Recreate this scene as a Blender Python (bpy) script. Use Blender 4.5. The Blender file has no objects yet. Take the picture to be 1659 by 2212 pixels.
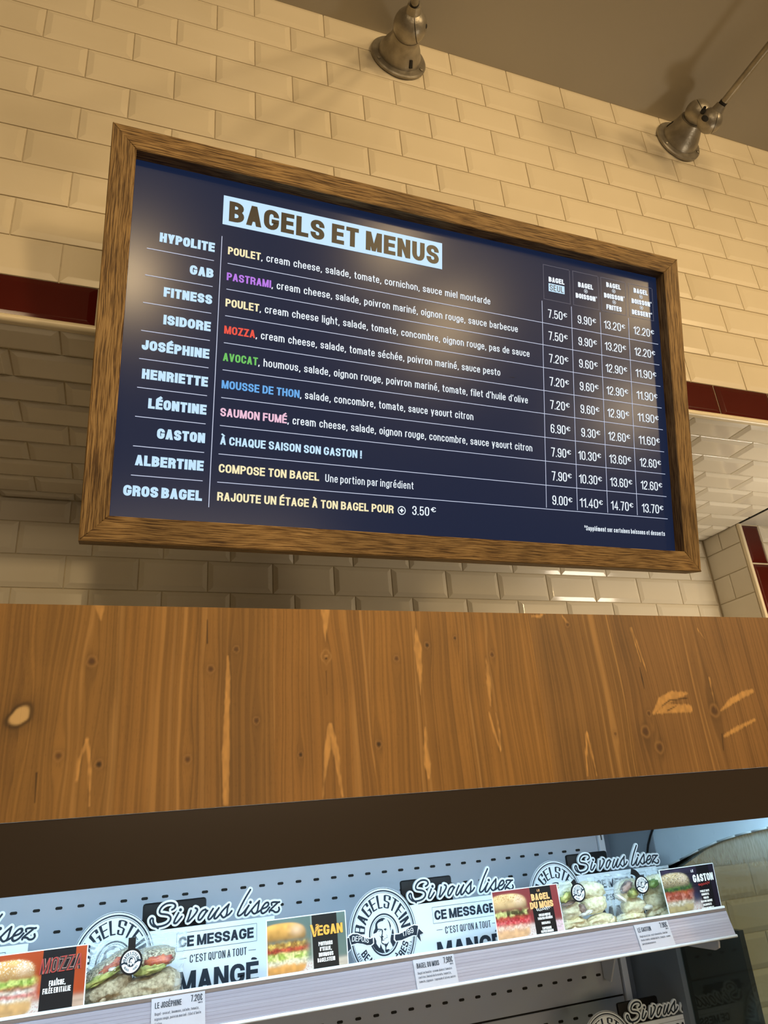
import bpy, math, random
import numpy as np
from mathutils import Vector, Matrix

random.seed(7)
RS = np.random.RandomState(11)
scene = bpy.context.scene
COL = scene.collection

# ------------------------------------------------------------------ camera
F_PX = 1543.0
CAM_R = np.array([[0.93985713, -0.33263246, -0.07761584],      # camera right
                  [0.06375151, 0.39407059, -0.91686647],       # camera down
                  [0.33556566, 0.85677536, 0.39157588]])       # camera forward
CAM_C = np.array([0.16452829, -1.28084234, -0.94801157])
cam = bpy.data.cameras.new('camera')
cam.sensor_fit = 'HORIZONTAL'
cam.sensor_width = 36.0
cam.lens = F_PX / 1659.0 * 36.0
cam.clip_start = 0.02
cam_o = bpy.data.objects.new('camera', cam)
COL.objects.link(cam_o)
M = Matrix.Identity(4)
for i in range(3):
    M[i][0] = CAM_R[0][i]; M[i][1] = -CAM_R[1][i]; M[i][2] = -CAM_R[2][i]; M[i][3] = CAM_C[i]
cam_o.matrix_world = M
scene.camera = cam_o

# ------------------------------------------------------------------ world, exposure
world = bpy.data.worlds.new('world'); scene.world = world; world.use_nodes = True
bg = world.node_tree.nodes['Background']
bg.inputs[0].default_value = (1.0, 0.72, 0.42, 1); bg.inputs[1].default_value = 0.05
vs = scene.view_settings
vs.view_transform = 'Standard'; vs.look = 'None'; vs.gamma = 1.0; vs.use_curve_mapping = False
vs.exposure = 0.0

# ------------------------------------------------------------------ room lamps
WARM = (1.0, 0.715, 0.37)
def light(name, kind, loc, energy, color, size=0.1, aim=None, spot=60, blend=0.6, size_y=None):
    l = bpy.data.lights.new(name, kind); l.energy = energy; l.color = color
    if kind == 'AREA':
        l.size = size
        if size_y: l.shape = 'RECTANGLE'; l.size_y = size_y
    else:
        l.shadow_soft_size = size
    if kind == 'SPOT': l.spot_size = math.radians(spot); l.spot_blend = blend
    o = bpy.data.objects.new(name, l); COL.objects.link(o); o.location = loc
    if aim is not None:
        o.rotation_euler = (Vector(aim) - Vector(loc)).to_track_quat('-Z', 'Y').to_euler()
    return o
# hall lamps behind the viewer (they glow in the screen and on the glaze)
light('hall_lamp', 'POINT', (0.19, -4.3, 0.98), 16, WARM, 0.075)
light('hall_spot', 'SPOT', (0.17, -4.2, 0.98), 150, WARM, 0.11, aim=(0.25, -.16, -0.02), spot=19, blend=1)
light('hall_lamp', 'POINT', (1.62, -2.8, 1.12), 48, WARM, 0.15)
light('hall_lamp', 'POINT', (2.65, -4.15, 1.0), 125, WARM, 0.22)
light('hall_lamp', 'POINT', (3.45, -2.7, 1.05), 48, WARM, 0.15)
light('hall_lamp', 'POINT', (5.0, -4.6, 0.66), 130, (1.0, 0.75, 0.45), 0.25)
# spots of the two wall lamps, thrown back on the menu and the tiles
light('lamp_spot', 'SPOT', (1.15, -1.0, 0.75), 6, WARM, 0.05, aim=(1.0, 0, 0.55), spot=130, blend=1)
light('lamp_spot', 'SPOT', (2.25, -0.8, 0.45), 4.5, WARM, 0.05, aim=(1.85, 0, 0.1), spot=125, blend=1)
# neutral light from the kitchen side on the right, below the soffit
light('kitchen_lamp', 'SPOT', (2.5, -0.1, -0.75), 26, (1.0, 0.87, 0.68), 0.16, aim=(2.05, 0.35, 0.0), spot=105, blend=1)
# unseen warm area lights added in the hall
light('hall_light_panel', 'AREA', (-1.2, -4.2, 0.45), 19, (1.0, 0.74, 0.42), 1.2, aim=(0.2, 0, 0.0), size_y=0.32)  # unseen light panel added for the left bevel streaks and the back wall
light('low_fill_light', 'AREA', (0.8, -4.2, -0.95), 24, (1.0, 0.76, 0.50), 1.8, aim=(0.5, 0, -1.05), size_y=0.5)  # added fill, lifts the lower cabinet and the fascia

# ------------------------------------------------------------------ helpers
def at(u, v, axis, val):
    """point where the sight line through picture point (u, v) meets the plane axis = val"""
    d = CAM_R.T @ np.array([(u - 829.5) / F_PX, (v - 1106.0) / F_PX, 1.0])
    return CAM_C + d * ((val - CAM_C[axis]) / d[axis])

def tag(o, label=None, cat=None, group=None, kind=None):
    if label: o['label'] = label
    if cat: o['category'] = cat
    if group: o['group'] = group
    if kind: o['kind'] = kind
    return o

def empty(name, loc, **k):
    o = bpy.data.objects.new(name, None); COL.objects.link(o); o.location = loc
    o.empty_display_size = 0.05
    return tag(o, **k)

class MB:
    def __init__(s): s.v = []; s.f = []; s.m = []
    def add(s, vs_, fs, mi=0):
        b = len(s.v); s.v += [tuple(p) for p in vs_]
        for f in fs: s.f.append(tuple(i + b for i in f)); s.m.append(mi)
        return s
    def box(s, lo, hi, mi=0, bev=0.0):
        x0, y0, z0 = lo; x1, y1, z1 = hi
        if bev <= 0:
            v = [(x0,y0,z0),(x1,y0,z0),(x1,y1,z0),(x0,y1,z0),(x0,y0,z1),(x1,y0,z1),(x1,y1,z1),(x0,y1,z1)]
            return s.add(v, [(0,3,2,1),(4,5,6,7),(0,1,5,4),(1,2,6,5),(2,3,7,6),(3,0,4,7)], mi)
        import bmesh
        bm = bmesh.new(); bmesh.ops.create_cube(bm, size=1)
        for p in bm.verts:
            p.co.x = x0 + (p.co.x + .5) * (x1 - x0); p.co.y = y0 + (p.co.y + .5) * (y1 - y0); p.co.z = z0 + (p.co.z + .5) * (z1 - z0)
        bmesh.ops.bevel(bm, geom=list(bm.edges), offset=bev, segments=2, affect='EDGES', profile=.5)
        bm.verts.index_update()
        s.add([tuple(p.co) for p in bm.verts], [tuple(q.index for q in f.verts) for f in bm.faces], mi); bm.free()
        return s
    def ring(s, rings, mi=0, close_a=True, close_b=True):
        n = len(rings[0]); v = [p for r in rings for p in r]; f = []
        for i in range(len(rings) - 1):
            for j in range(n):
                k = (j + 1) % n
                f.append((i*n+j, i*n+k, (i+1)*n+k, (i+1)*n+j))
        if close_a: f.append(tuple(range(n))[::-1])
        if close_b: f.append(tuple(range((len(rings)-1)*n, len(rings)*n)))
        return s.add(v, f, mi)
    def lathe(s, p0, axis, prof, seg=32, mi=0, close=True):
        """prof: list of (distance along axis, radius)"""
        a = np.array(axis, float); a /= np.linalg.norm(a)
        t = np.array([0, 0, 1.0]) if abs(a[2]) < .9 else np.array([1.0, 0, 0])
        x = np.cross(t, a); x /= np.linalg.norm(x); y = np.cross(a, x)
        p0 = np.array(p0, float)
        rings = [[p0 + a*d + (x*math.cos(2*math.pi*k/seg) + y*math.sin(2*math.pi*k/seg))*r for k in range(seg)] for d, r in prof]
        return s.ring(rings, mi, close, close)
    def tube(s, pts, r, seg=12, mi=0):
        for a, b in zip(pts[:-1], pts[1:]):
            a = np.array(a, float); b = np.array(b, float); L = np.linalg.norm(b - a)
            s.lathe(a, b - a, [(0, r), (L, r)], seg, mi)
        return s
    def build(s, name, mats, parent=None, smooth=False, loc=None, fix=True):
        me = bpy.data.meshes.new(name)
        off = np.array(parent.location if parent is not None else (loc if loc is not None else (0, 0, 0)), float)
        if parent is not None and parent.parent is not None: off = off + np.array(parent.parent.location)
        vv = [(p[0]-off[0], p[1]-off[1], p[2]-off[2]) for p in s.v]
        me.from_pydata(vv, [], s.f); me.update()
        if not isinstance(mats, (list, tuple)): mats = [mats]
        for m in mats: me.materials.append(m)
        if len(mats) > 1: me.polygons.foreach_set('material_index', s.m)
        if smooth: me.polygons.foreach_set('use_smooth', [True]*len(me.polygons))
        if fix:
            import bmesh
            bm = bmesh.new(); bm.from_mesh(me); bmesh.ops.recalc_face_normals(bm, faces=bm.faces); bm.to_mesh(me); bm.free()
        o = bpy.data.objects.new(name, me); COL.objects.link(o)
        if parent is not None: o.parent = parent
        elif loc is not None: o.location = loc
        return o

def smooth_by_angle(o, deg=35):
    me = o.data
    me.polygons.foreach_set('use_smooth', [True]*len(me.polygons))
    import bmesh
    bm = bmesh.new(); bm.from_mesh(me)
    for e in bm.edges:
        if len(e.link_faces) == 2 and e.calc_face_angle(0) > math.radians(deg): e.smooth = False
    bm.to_mesh(me); bm.free()
    return o

# ------------------------------------------------------------------ materials
def mat(name, col, rough=.5, metal=0.0, spec=.5, emit=None, es=1.0, coat=0, alpha=1.0):
    m = bpy.data.materials.new(name); m.use_nodes = True
    b = m.node_tree.nodes['Principled BSDF']
    b.inputs['Base Color'].default_value = (*col, 1); b.inputs['Roughness'].default_value = rough
    b.inputs['Metallic'].default_value = metal; b.inputs['Specular IOR Level'].default_value = spec
    b.inputs['Coat Weight'].default_value = coat; b.inputs['Alpha'].default_value = alpha
    if emit: b.inputs['Emission Color'].default_value = (*emit, 1); b.inputs['Emission Strength'].default_value = es
    return m
def N(m, t, **k):
    n = m.node_tree.nodes.new(t)
    for a, b in k.items(): setattr(n, a, b)
    return n
def L(m, a, b): m.node_tree.links.new(a, b)
def noisy(m, c1, c2, scale=8, vec='Object', stretch=(1,1,1), detail=4, bump=0.0, bscale=None, rough=None, lo=.3, hi=.7, rand=0.0):
    b = m.node_tree.nodes['Principled BSDF']
    tc = N(m, 'ShaderNodeTexCoord'); mp = N(m, 'ShaderNodeMapping'); mp.inputs['Scale'].default_value = stretch
    L(m, tc.outputs[vec], mp.inputs[0])
    vecout = mp.outputs[0]
    if rand:
        oi = N(m, 'ShaderNodeObjectInfo'); va = N(m, 'ShaderNodeVectorMath', operation='ADD'); sc = N(m, 'ShaderNodeVectorMath', operation='SCALE')
        cmb = N(m, 'ShaderNodeCombineXYZ')
        for i in range(3): L(m, oi.outputs['Random'], cmb.inputs[i])
        L(m, cmb.outputs[0], sc.inputs[0]); sc.inputs['Scale'].default_value = 37.0
        L(m, mp.outputs[0], va.inputs[0]); L(m, sc.outputs[0], va.inputs[1]); vecout = va.outputs[0]
    n = N(m, 'ShaderNodeTexNoise'); n.inputs['Scale'].default_value = scale; n.inputs['Detail'].default_value = detail
    L(m, vecout, n.inputs['Vector'])
    r = N(m, 'ShaderNodeValToRGB'); r.color_ramp.elements[0].position = lo; r.color_ramp.elements[1].position = hi
    r.color_ramp.elements[0].color = (*c1, 1); r.color_ramp.elements[1].color = (*c2, 1)
    L(m, n.outputs['Fac'], r.inputs[0])
    out = r.outputs[0]
    if rand:
        hv = N(m, 'ShaderNodeHueSaturation'); mr = N(m, 'ShaderNodeMapRange')
        mr.inputs['To Min'].default_value = 1 - rand; mr.inputs['To Max'].default_value = 1 + rand * .6
        L(m, oi.outputs['Random'], mr.inputs['Value']); L(m, mr.outputs[0], hv.inputs['Value']); L(m, out, hv.inputs['Color']); out = hv.outputs[0]
    L(m, out, b.inputs['Base Color'])
    if bump:
        n2 = n
        if bscale:
            n2 = N(m, 'ShaderNodeTexNoise'); n2.inputs['Scale'].default_value = bscale; n2.inputs['Detail'].default_value = 2; L(m, vecout, n2.inputs['Vector'])
        bp = N(m, 'ShaderNodeBump'); bp.inputs['Strength'].default_value = bump; bp.inputs['Distance'].default_value = .002
        L(m, n2.outputs['Fac'], bp.inputs['Height']); L(m, bp.outputs[0], b.inputs['Normal'])
    return m
def vcol(m, attr='col', rough=None):
    a = N(m, 'ShaderNodeAttribute'); a.attribute_name = attr
    L(m, a.outputs['Color'], m.node_tree.nodes['Principled BSDF'].inputs['Base Color'])
    return m

m_tile = noisy(mat('cream_glaze', (.8,.7,.52), .28, spec=.35), (.74,.65,.48), (.80,.71,.54), 3, bump=.12, bscale=14, rand=.04)
m_tile2 = noisy(mat('white_glaze', (.8,.74,.62), .10, spec=.5), (.74,.68,.56), (.80,.75,.64), 3, bump=.10, bscale=10, rand=.04)
m_maroon = noisy(mat('maroon_glaze', (.11,.008,.006), .07, spec=.45), (.060,.005,.003), (.085,.008,.005), 3, bump=.06, bscale=8)
m_grout = noisy(mat('grout', (.5,.4,.25), .9), (.58,.50,.36), (.68,.60,.44), 60, detail=6)
m_trim = mat('cream_trim', (.82,.72,.52), .3)
m_ceil = noisy(mat('ceiling_paint', (.45,.4,.32), .8), (.37,.335,.27), (.41,.37,.30), 1.2, detail=2, bump=.05, bscale=90)
m_room = mat('room_paint', (.13,.105,.08), .8)
m_floor = noisy(mat('floor_stone', (.2,.16,.12), .5), (.06,.05,.04), (.10,.08,.06), 5)
m_soff = mat('soffit_panel', (.62,.58,.5), .35)
m_black = mat('black_plastic', (.009,.009,.010), .4, spec=.25)
m_dark = mat('dark_gap', (.01,.009,.007), .8)
m_steel = noisy(mat('cast_metal', (.33,.28,.22), .38, metal=.6), (.24,.215,.17), (.42,.38,.31), 30, detail=6, bump=.25, bscale=160, lo=.25, hi=.75)
m_brown = mat('brown_panel', (.052,.042,.036), .20, spec=.6)
m_white = mat('white_metal', (.66,.69,.74), .38, spec=.4)
m_back = noisy(mat('grey_painted_metal', (.46,.50,.56), .42, spec=.4), (.43,.47,.53), (.47,.51,.57), 2)
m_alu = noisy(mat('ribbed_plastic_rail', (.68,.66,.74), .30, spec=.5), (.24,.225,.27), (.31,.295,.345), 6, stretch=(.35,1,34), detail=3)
m_paper = mat('paper_label', (.42,.41,.45), .55)
m_board = mat('white_board', (.74,.80,.85), .35, spec=.4)
m_ink = mat('dark_ink', (.024,.032,.045), .6, spec=.12)
m_wink = mat('white_ink', (.85,.88,.9), .5)
m_hold = mat('holder_black', (.006,.006,.007), .45, spec=.15)
m_led = mat('led_tube', (.8,.9,1), .5, emit=(.62,.86,1.0), es=26)
m_oldwood = None

def wood_oak():
    m = mat('brown_oak', (.2,.1,.04), .55, spec=.3)
    b = m.node_tree.nodes['Principled BSDF']
    uv = N(m, 'ShaderNodeUVMap'); oi = N(m, 'ShaderNodeObjectInfo')
    mp = N(m, 'ShaderNodeMapping'); mp.inputs['Scale'].default_value = (6, 185, 1)
    cmb = N(m, 'ShaderNodeCombineXYZ'); mul = N(m, 'ShaderNodeMath', operation='MULTIPLY'); mul.inputs[1].default_value = 53
    L(m, oi.outputs['Random'], mul.inputs[0])
    L(m, mul.outputs[0], cmb.inputs[0]); L(m, mul.outputs[0], cmb.inputs[2])
    # bend the grain with a broad noise
    wn = N(m, 'ShaderNodeTexNoise'); wn.inputs['Scale'].default_value = 5.5; wn.inputs['Detail'].default_value = 2
    add0 = N(m, 'ShaderNodeVectorMath', operation='ADD'); L(m, uv.outputs[0], add0.inputs[0]); L(m, cmb.outputs[0], add0.inputs[1]); L(m, add0.outputs[0], wn.inputs['Vector'])
    sub = N(m, 'ShaderNodeMath', operation='SUBTRACT'); sub.inputs[1].default_value = .5; L(m, wn.outputs['Fac'], sub.inputs[0])
    m2 = N(m, 'ShaderNodeMath', operation='MULTIPLY'); m2.inputs[1].default_value = .013; L(m, sub.outputs[0], m2.inputs[0])
    c2 = N(m, 'ShaderNodeCombineXYZ'); L(m, m2.outputs[0], c2.inputs[1])
    add1 = N(m, 'ShaderNodeVectorMath', operation='ADD'); L(m, add0.outputs[0], add1.inputs[0]); L(m, c2.outputs[0], add1.inputs[1])
    L(m, add1.outputs[0], mp.inputs[0])
    fine = N(m, 'ShaderNodeTexNoise'); fine.inputs['Scale'].default_value = 3.0; fine.inputs['Detail'].default_value = 5; fine.inputs['Roughness'].default_value = .6
    L(m, mp.outputs[0], fine.inputs['Vector'])
    r = N(m, 'ShaderNodeValToRGB'); e = r.color_ramp.elements
    e[0].position = .38; e[0].color = (.070,.036,.012,1); e[1].position = .60; e[1].color = (.37,.245,.105,1)
    x = e.new(.45); x.color = (.16,.092,.033,1); x = e.new(.51); x.color = (.275,.170,.066,1)
    L(m, fine.outputs['Fac'], r.inputs[0]); 
    br = N(m, 'ShaderNodeTexNoise'); br.inputs['Scale'].default_value = 7; L(m, add0.outputs[0], br.inputs['Vector'])
    mr = N(m, 'ShaderNodeMapRange'); mr.inputs['From Min'].default_value=.3; mr.inputs['From Max'].default_value=.7; mr.inputs['To Min'].default_value = .75; mr.inputs['To Max'].default_value = 1.2
    L(m, br.outputs['Fac'], mr.inputs['Value'])
    hv = N(m, 'ShaderNodeHueSaturation'); L(m, mr.outputs[0], hv.inputs['Value']); L(m, r.outputs[0], hv.inputs['Color']); L(m, hv.outputs[0], b.inputs['Base Color'])
    bp = N(m, 'ShaderNodeBump'); bp.inputs['Strength'].default_value = .7; bp.inputs['Distance'].default_value = .0015
    L(m, fine.outputs['Fac'], bp.inputs['Height']); L(m, bp.outputs[0], b.inputs['Normal'])
    return m
m_oak = wood_oak()

# ------------------------------------------------------------------ stroke alphabet
G = {
'A': (1.06, "h0,0 .5,1;h1,0 .5,1;.22,.27 .78,.27"), 'B': (1, "0,0 0,1 .94,1r .94,.53r 0,.53;0,.53 1,.53r 1,0r 0,0 0,.1"),
'C': (1, "~1,.64 1,1r 0,1r 0,0r 1,0r 1,.36"), 'D': (1, "c0,0 0,1 1,1r 1,0r"), 'E': (.86, "1,1 0,1 0,0 1,0;0,.52 .9,.52"),
'F': (.82, "1,1 0,1 0,0;0,.5 .9,.5"), 'G': (1.06, "~1,.68 1,1r 0,1r 0,0r 1,0r 1,.42 .52,.42"), 'H': (1, "0,0 0,1;1,0 1,1;0,.52 1,.52"),
'I': (0, "0,0 0,1"), 'J': (.8, "1,1 1,0r 0,0r 0,.3"), 'K': (1.02, "0,0 0,1;h.12,.45 1,1;h.38,.6 1,0"), 'L': (.8, "0,1 0,0 1,0"),
'M': (1.36, "0,0 0,1;1,0 1,1;h.06,1 .5,0;h.94,1 .5,0"), 'N': (1.03, "0,0 0,1;h0.04,1 .96,0;1,0 1,1"), 'O': (1.02, "c0,0r 0,1r 1,1r 1,0r"), 'P': (.96, "0,0 0,1 1,1r 1,.45r 0,.45"),
'Q': (1.02, "c0,0r 0,1r 1,1r 1,0r;.6,.22 1,-.06"), 'R': (1, "0,0 0,1 1,1r 1,.49r 0,.49;.5,.49 .97,.49r .97,0"),
'S': (1, "~1,.68 1,1r 0,1r 0,.54r 1,.47r 1,0r 0,0r 0,.32"), 'T': (.9, "0,1 1,1;.5,1 .5,0"), 'U': (1, "0,1 0,0r 1,0r 1,1"),
'V': (1.04, "h0,1 .5,0;h1,1 .5,0"), 'W': (1.5, "h0,1 .26,0;h.26,0 .5,1;h.5,1 .74,0;h.74,0 1,1"), 'X': (1, "h0,0 1,1;h0,1 1,0"), 'Y': (1.02, "h0,1 .5,.42;h1,1 .5,.42;.5,.42 .5,0"), 'Z': (.9, "0,1 1,1;h0,0 1,1;0,0 1,0"),
'0': (.95, "c0,0r 0,1r 1,1r 1,0r"), '1': (.5, "0,.76 1,.95 1,0"), '2': (.95, "~0,.68 0,1r 1,1r 1,.58r 0,.14 0,0 1,0"),
'3': (.95, "~0,.7 0,1r 1,1r 1,.53r .4,.53;~.4,.53 1,.53r 1,0r 0,0r 0,.3"), '4': (1, ".75,0 .75,1 0,.25 1,.25"), '5': (.95, "~.98,1 .1,1 .04,.5 .3,.62r 1,.62r 1,0r 0,0r 0,.25"),
'6': (.95, "~1,.72 1,1r 0,1r 0,0r 1,0r 1,.57r 0,.57"), '7': (.9, "0,1 1,1;h1,1 .35,0"), '8': (.95, "c.05,.53r .05,1r .95,1r .95,.53r;c0,0r 0,.53r 1,.53r 1,0r"),
'9': (.95, "~0,.28 0,0r 1,0r 1,1r 0,1r 0,.43r 1,.43"), '\u20ac': (.9, "~1,.74 1,1r .15,1r .15,0r 1,0r 1,.26;~-.12,.6 .62,.6;~-.12,.4 .62,.4"),
'a': (.82, "~0,.5 0,.72r .95,.72r .95,0;.95,.42 0,.42r 0,0r .95,0"), 'b': (.84, "0,1 0,0 1,0r 1,.72r 0,.72"), 'c': (.8, "~1,.47 1,.72r 0,.72r 0,0r 1,0r 1,.25"),
'd': (.84, "1,1 1,0 0,0r 0,.72r 1,.72"), 'e': (.82, "~0,.37 1,.37 1,.72r 0,.72r 0,0r 1,0r 1,.18"), 'f': (.5, "1,1 .4,1r .4,0;0,.72 1,.72"),
'g': (.84, "1,.72 1,-.25r 0,-.25r 0,-.1;1,0 0,0r 0,.72r 1,.72"), 'h': (.82, "0,0 0,1;0,.72 1,.72r 1,0"), 'i': (0, "0,0 0,.72;0,.98 0,1"), 'j': (.2, "1,.72 1,-.25 0,-.25;1,.98 1,1"),
'k': (.8, "0,0 0,1;h.1,.32 .95,.72;h.35,.42 1,0"), 'l': (0, "0,0 0,1"), 'm': (1.5, "0,0 0,.72 .5,.72r .5,0;.5,.72 1,.72r 1,0"), 'n': (.82, "0,0 0,.72 1,.72r 1,0"),
'o': (.84, "c0,0r 0,.72r 1,.72r 1,0r"), 'p': (.84, "0,-.25 0,.72 1,.72r 1,0r 0,0"), 'q': (.84, "1,-.25 1,.72 0,.72r 0,0r 1,0"), 'r': (.42, "0,0 0,.72 1,.72"),
's': (.76, "~1,.50 1,.72r 0,.72r 0,.39r 1,.34r 1,0r 0,0r 0,.22"), 't': (.48, ".4,.95 .4,0r 1,0;0,.72 1,.72"), 'u': (.82, "0,.72 0,0r 1,0r 1,.72"),
'v': (.84, "h0,.72 .5,0;h1,.72 .5,0"), 'w': (1.3, "h0,.72 .26,0;h.26,0 .5,.72;h.5,.72 .74,0;h.74,0 1,.72"), 'x': (.84, "h0,0 1,.72;h0,.72 1,0"), 'y': (.86, "h0,.72 .5,0;h1,.72 .36,-.25"), 'z': (.8, "0,.72 1,.72;h0,0 1,.72;0,0 1,0"),
'.': (0, "0,0 0,.015"), ',': (.08, "1,.02 0,-.14"), '\u2019': (.08, "1,1 0,.84"), '!': (0, "0,1 0,.32;0,0 0,.015"), '*': (.35, "0,.72 1,1;0,1 1,.72;.5,.66 .5,1.06"),
'\u2022': (.12, ".5,.42 .5,.5"), '-': (.5, "0,.45 1,.45"), '&': (1, "1,0 .15,.8 .25,1r .8,1r .75,.65 0,.3r 0,0r .7,0r 1,.45"), ' ': (None, ""),
'+': (.7, ".5,.15 .5,.85;0,.5 1,.5"),
}
ACC = {'\u00c9': ('E', "0.3,1.2 .75,1.38"), '\u00c8': ('E', ".7,1.2 .25,1.38"), '\u00c0': ('A', ".65,1.2 .25,1.38"), '\u00ce': ('I', "-.3,1.2 0,1.38 .3,1.2"),
       '\u00e9': ('e', ".35,.93 .75,1.1"), '\u00e8': ('e', ".65,.93 .25,1.1"), '\u00e0': ('a', ".65,.93 .25,1.1"), '\u00ea': ('e', ".1,.93 .5,1.1 .9,.93")}

def parse(s):
    out = []
    for part in s.split(';'):
        part = part.strip()
        if not part: continue
        nc = part[0] if part[0] in '~h' else ''
        if nc: part = part[1:]
        closed = {'~': 'n', 'h': 'h'}[nc] if nc else part[0] == 'c'
        if closed is True: part = part[1:]
        pts = []
        for t in part.split():
            r = t.endswith('r'); x, y = t.rstrip('r').split(','); pts.append((float(x), float(y), r))
        out.append((closed, pts))
    return out

def roundpath(pts, closed, R):
    n = len(pts); out = []
    for i, (x, y, r) in enumerate(pts):
        if not r or (not closed and i in (0, n-1)): out.append((x, y)); continue
        a = pts[i-1]; b = pts[(i+1) % n]
        da = np.array([a[0]-x, a[1]-y]); db = np.array([b[0]-x, b[1]-y])
        la, lb = np.linalg.norm(da), np.linalg.norm(db)
        if la < 1e-9 or lb < 1e-9: out.append((x, y)); continue
        ra = min(R, la*(.5 if a[2] else .95)); rb = min(R, lb*(.5 if b[2] else .95))
        p0 = np.array([x, y]) + da/la*ra; p1 = np.array([x, y]) + db/lb*rb; c = np.array([x, y])
        k = .62; c0 = p0 + (c-p0)*k; c1 = p1 + (c-p1)*k
        for j in range(6):
            t = j/5.0
            out.append(tuple((1-t)**3*p0 + 3*(1-t)**2*t*c0 + 3*(1-t)*t*t*c1 + t**3*p1))
    res = [out[0]]
    for p in out[1:]:
        if abs(p[0]-res[-1][0]) + abs(p[1]-res[-1][1]) > 1e-7: res.append(p)
    return res

LIFT = [0]
def stroke(mb, pts, closed, wx, wy, fmap, mi=0, cap=True, fan=False):
    """ribbon along a flat path; wx, wy are the stroke widths of upright and level strokes"""
    P = [np.array(p, float) for p in pts]
    if closed and np.linalg.norm(P[0]-P[-1]) < 1e-7: P = P[:-1]
    n = len(P)
    if n < 2: return
    if not closed and cap:
        d = P[0]-P[1]; d = d/np.linalg.norm(d); P[0] = P[0] + d*np.array([wx, wy])/2
        d = P[-1]-P[-2]; d = d/np.linalg.norm(d); P[-1] = P[-1] + d*np.array([wx, wy])/2
    A = []; Bq = []
    S = np.array([wx, wy])/2
    for i in range(n):
        if closed or 0 < i < n-1:
            d0 = P[i]-P[i-1]; d1 = P[(i+1) % n]-P[i]
        elif i == 0: d0 = d1 = P[1]-P[0]
        else: d0 = d1 = P[i]-P[i-1]
        d0 = d0/S; d1 = d1/S                       # work where the pen is round
        d0 = d0/np.linalg.norm(d0); d1 = d1/np.linalg.norm(d1)
        n0 = np.array([-d0[1], d0[0]]); n1 = np.array([-d1[1], d1[0]])
        q = n0+n1; l = np.linalg.norm(q)
        if l < .35: q = n0; k = 1.0
        else: q = q/l; k = 1.0/max(.4, float(q@n0))
        A.append(P[i]+q*k*S); Bq.append(P[i]-q*k*S)
    v = [np.array(fmap(*p)) for p in A] + [np.array(fmap(*p)) for p in Bq]
    f = [(i, (i+1) % n, n+(i+1) % n, n+i) for i in range(n if closed else n-1)]
    # a hair of thickness between crossing strokes, so that no two faces share a plane
    nn = np.cross(v[1]-v[0], v[n]-v[0]); l = np.linalg.norm(nn)
    if l > 0:
        nn = nn/l
        if nn[1] > 0: nn = -nn
        LIFT[0] = (LIFT[0]+1) % 9; v = [p + nn*LIFT[0]*1.2e-5 for p in v]
    if fan and l > 0:
        for j, q in enumerate(f): mb.add([v[t] + nn*(j % 14)*1.0e-5 for t in q], [(0, 1, 2, 3)], mi)
    else: mb.add(v, f, mi)

def text_units(s, W, sp, space):
    x = 0
    for ch in s:
        g = ACC[ch][0] if ch in ACC else ch
        wf = G[g][0]
        x += (space*W if wf is None else wf*W + sp)
    return x - sp

def text(mb, s, x0, y0, x1, H, w, fmap, mi=0, sp=None, space=.75, wy=.84, align='fit', Wn=None):
    """write s from x0 to x1 (baseline y0) with capital height H and stroke w"""
    sp = (w*1.45 if sp is None else sp)      # gap between centre-line boxes
    base = w                                  # ends
    total = x1 - x0 - base
    nW = text_units(s, 1.0, 0.0, space); nS = text_units(s, 0.0, sp, space)
    W = (total - nS)/max(nW, 1e-6) if align == 'fit' else Wn
    if W <= 0: W = .2*H
    if align == 'right': x0 = x1 - base - (nW*W+nS)
    if align == 'centre': x0 = (x0+x1)/2 - (nW*W+nS)/2 - base/2
    x = x0 + w/2; hh = H - w*wy
    for ch in s:
        g, acc = (ACC[ch] if ch in ACC else (ch, None))
        wf, d = G[g]
        if wf is None: x += space*W; continue
        for closed, pts in parse(d) + (parse(acc) if acc else []):
            q = [(x + px*(wf*W if wf else W), y0 + w*wy/2 + py*hh, r) for px, py, r in pts]
            if not wf: q = [(x + px*W*.8, yy, r) for (px, _, _), (_, yy, r) in zip(pts, q)]
            if closed == 'h':              # slanted bar cut level at both ends
                for (ax, ay, _), (bx, by, _) in zip(q[:-1], q[1:]):
                    e = w*wy/2 if by > ay else -w*wy/2; k = (bx-ax)/(by-ay) if abs(by-ay) > 1e-9 else 0; hw = w/2*math.sqrt(1+min(k*k, 1.5))*(.78 if ch in 'MWNmw' else .96)
                    ax2, bx2 = ax-k*e*.0, bx+k*e*.0
                    qq = [(ax2-hw, ay-e), (ax2+hw, ay-e), (bx2+hw, by+e), (bx2-hw, by+e)]
                    LIFT[0] = (LIFT[0]+1) % 9; pp = [np.array(fmap(*p)) for p in qq]
                    n_ = np.cross(pp[1]-pp[0], pp[3]-pp[0]); l_ = np.linalg.norm(n_)
                    if l_ > 0: n_ = n_/l_*(-1 if n_[1] > 0 else 1); pp = [p + n_*LIFT[0]*1.2e-5 for p in pp]
                    mb.add(pp, [(0, 1, 2, 3)], mi)
                continue
            path = roundpath(q, closed is True, W*.62 + w*.1)
            stroke(mb, path, closed is True, w, w*wy, fmap, mi, cap=closed != 'n')
        x += wf*W + sp
    return x - sp + w/2

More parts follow.
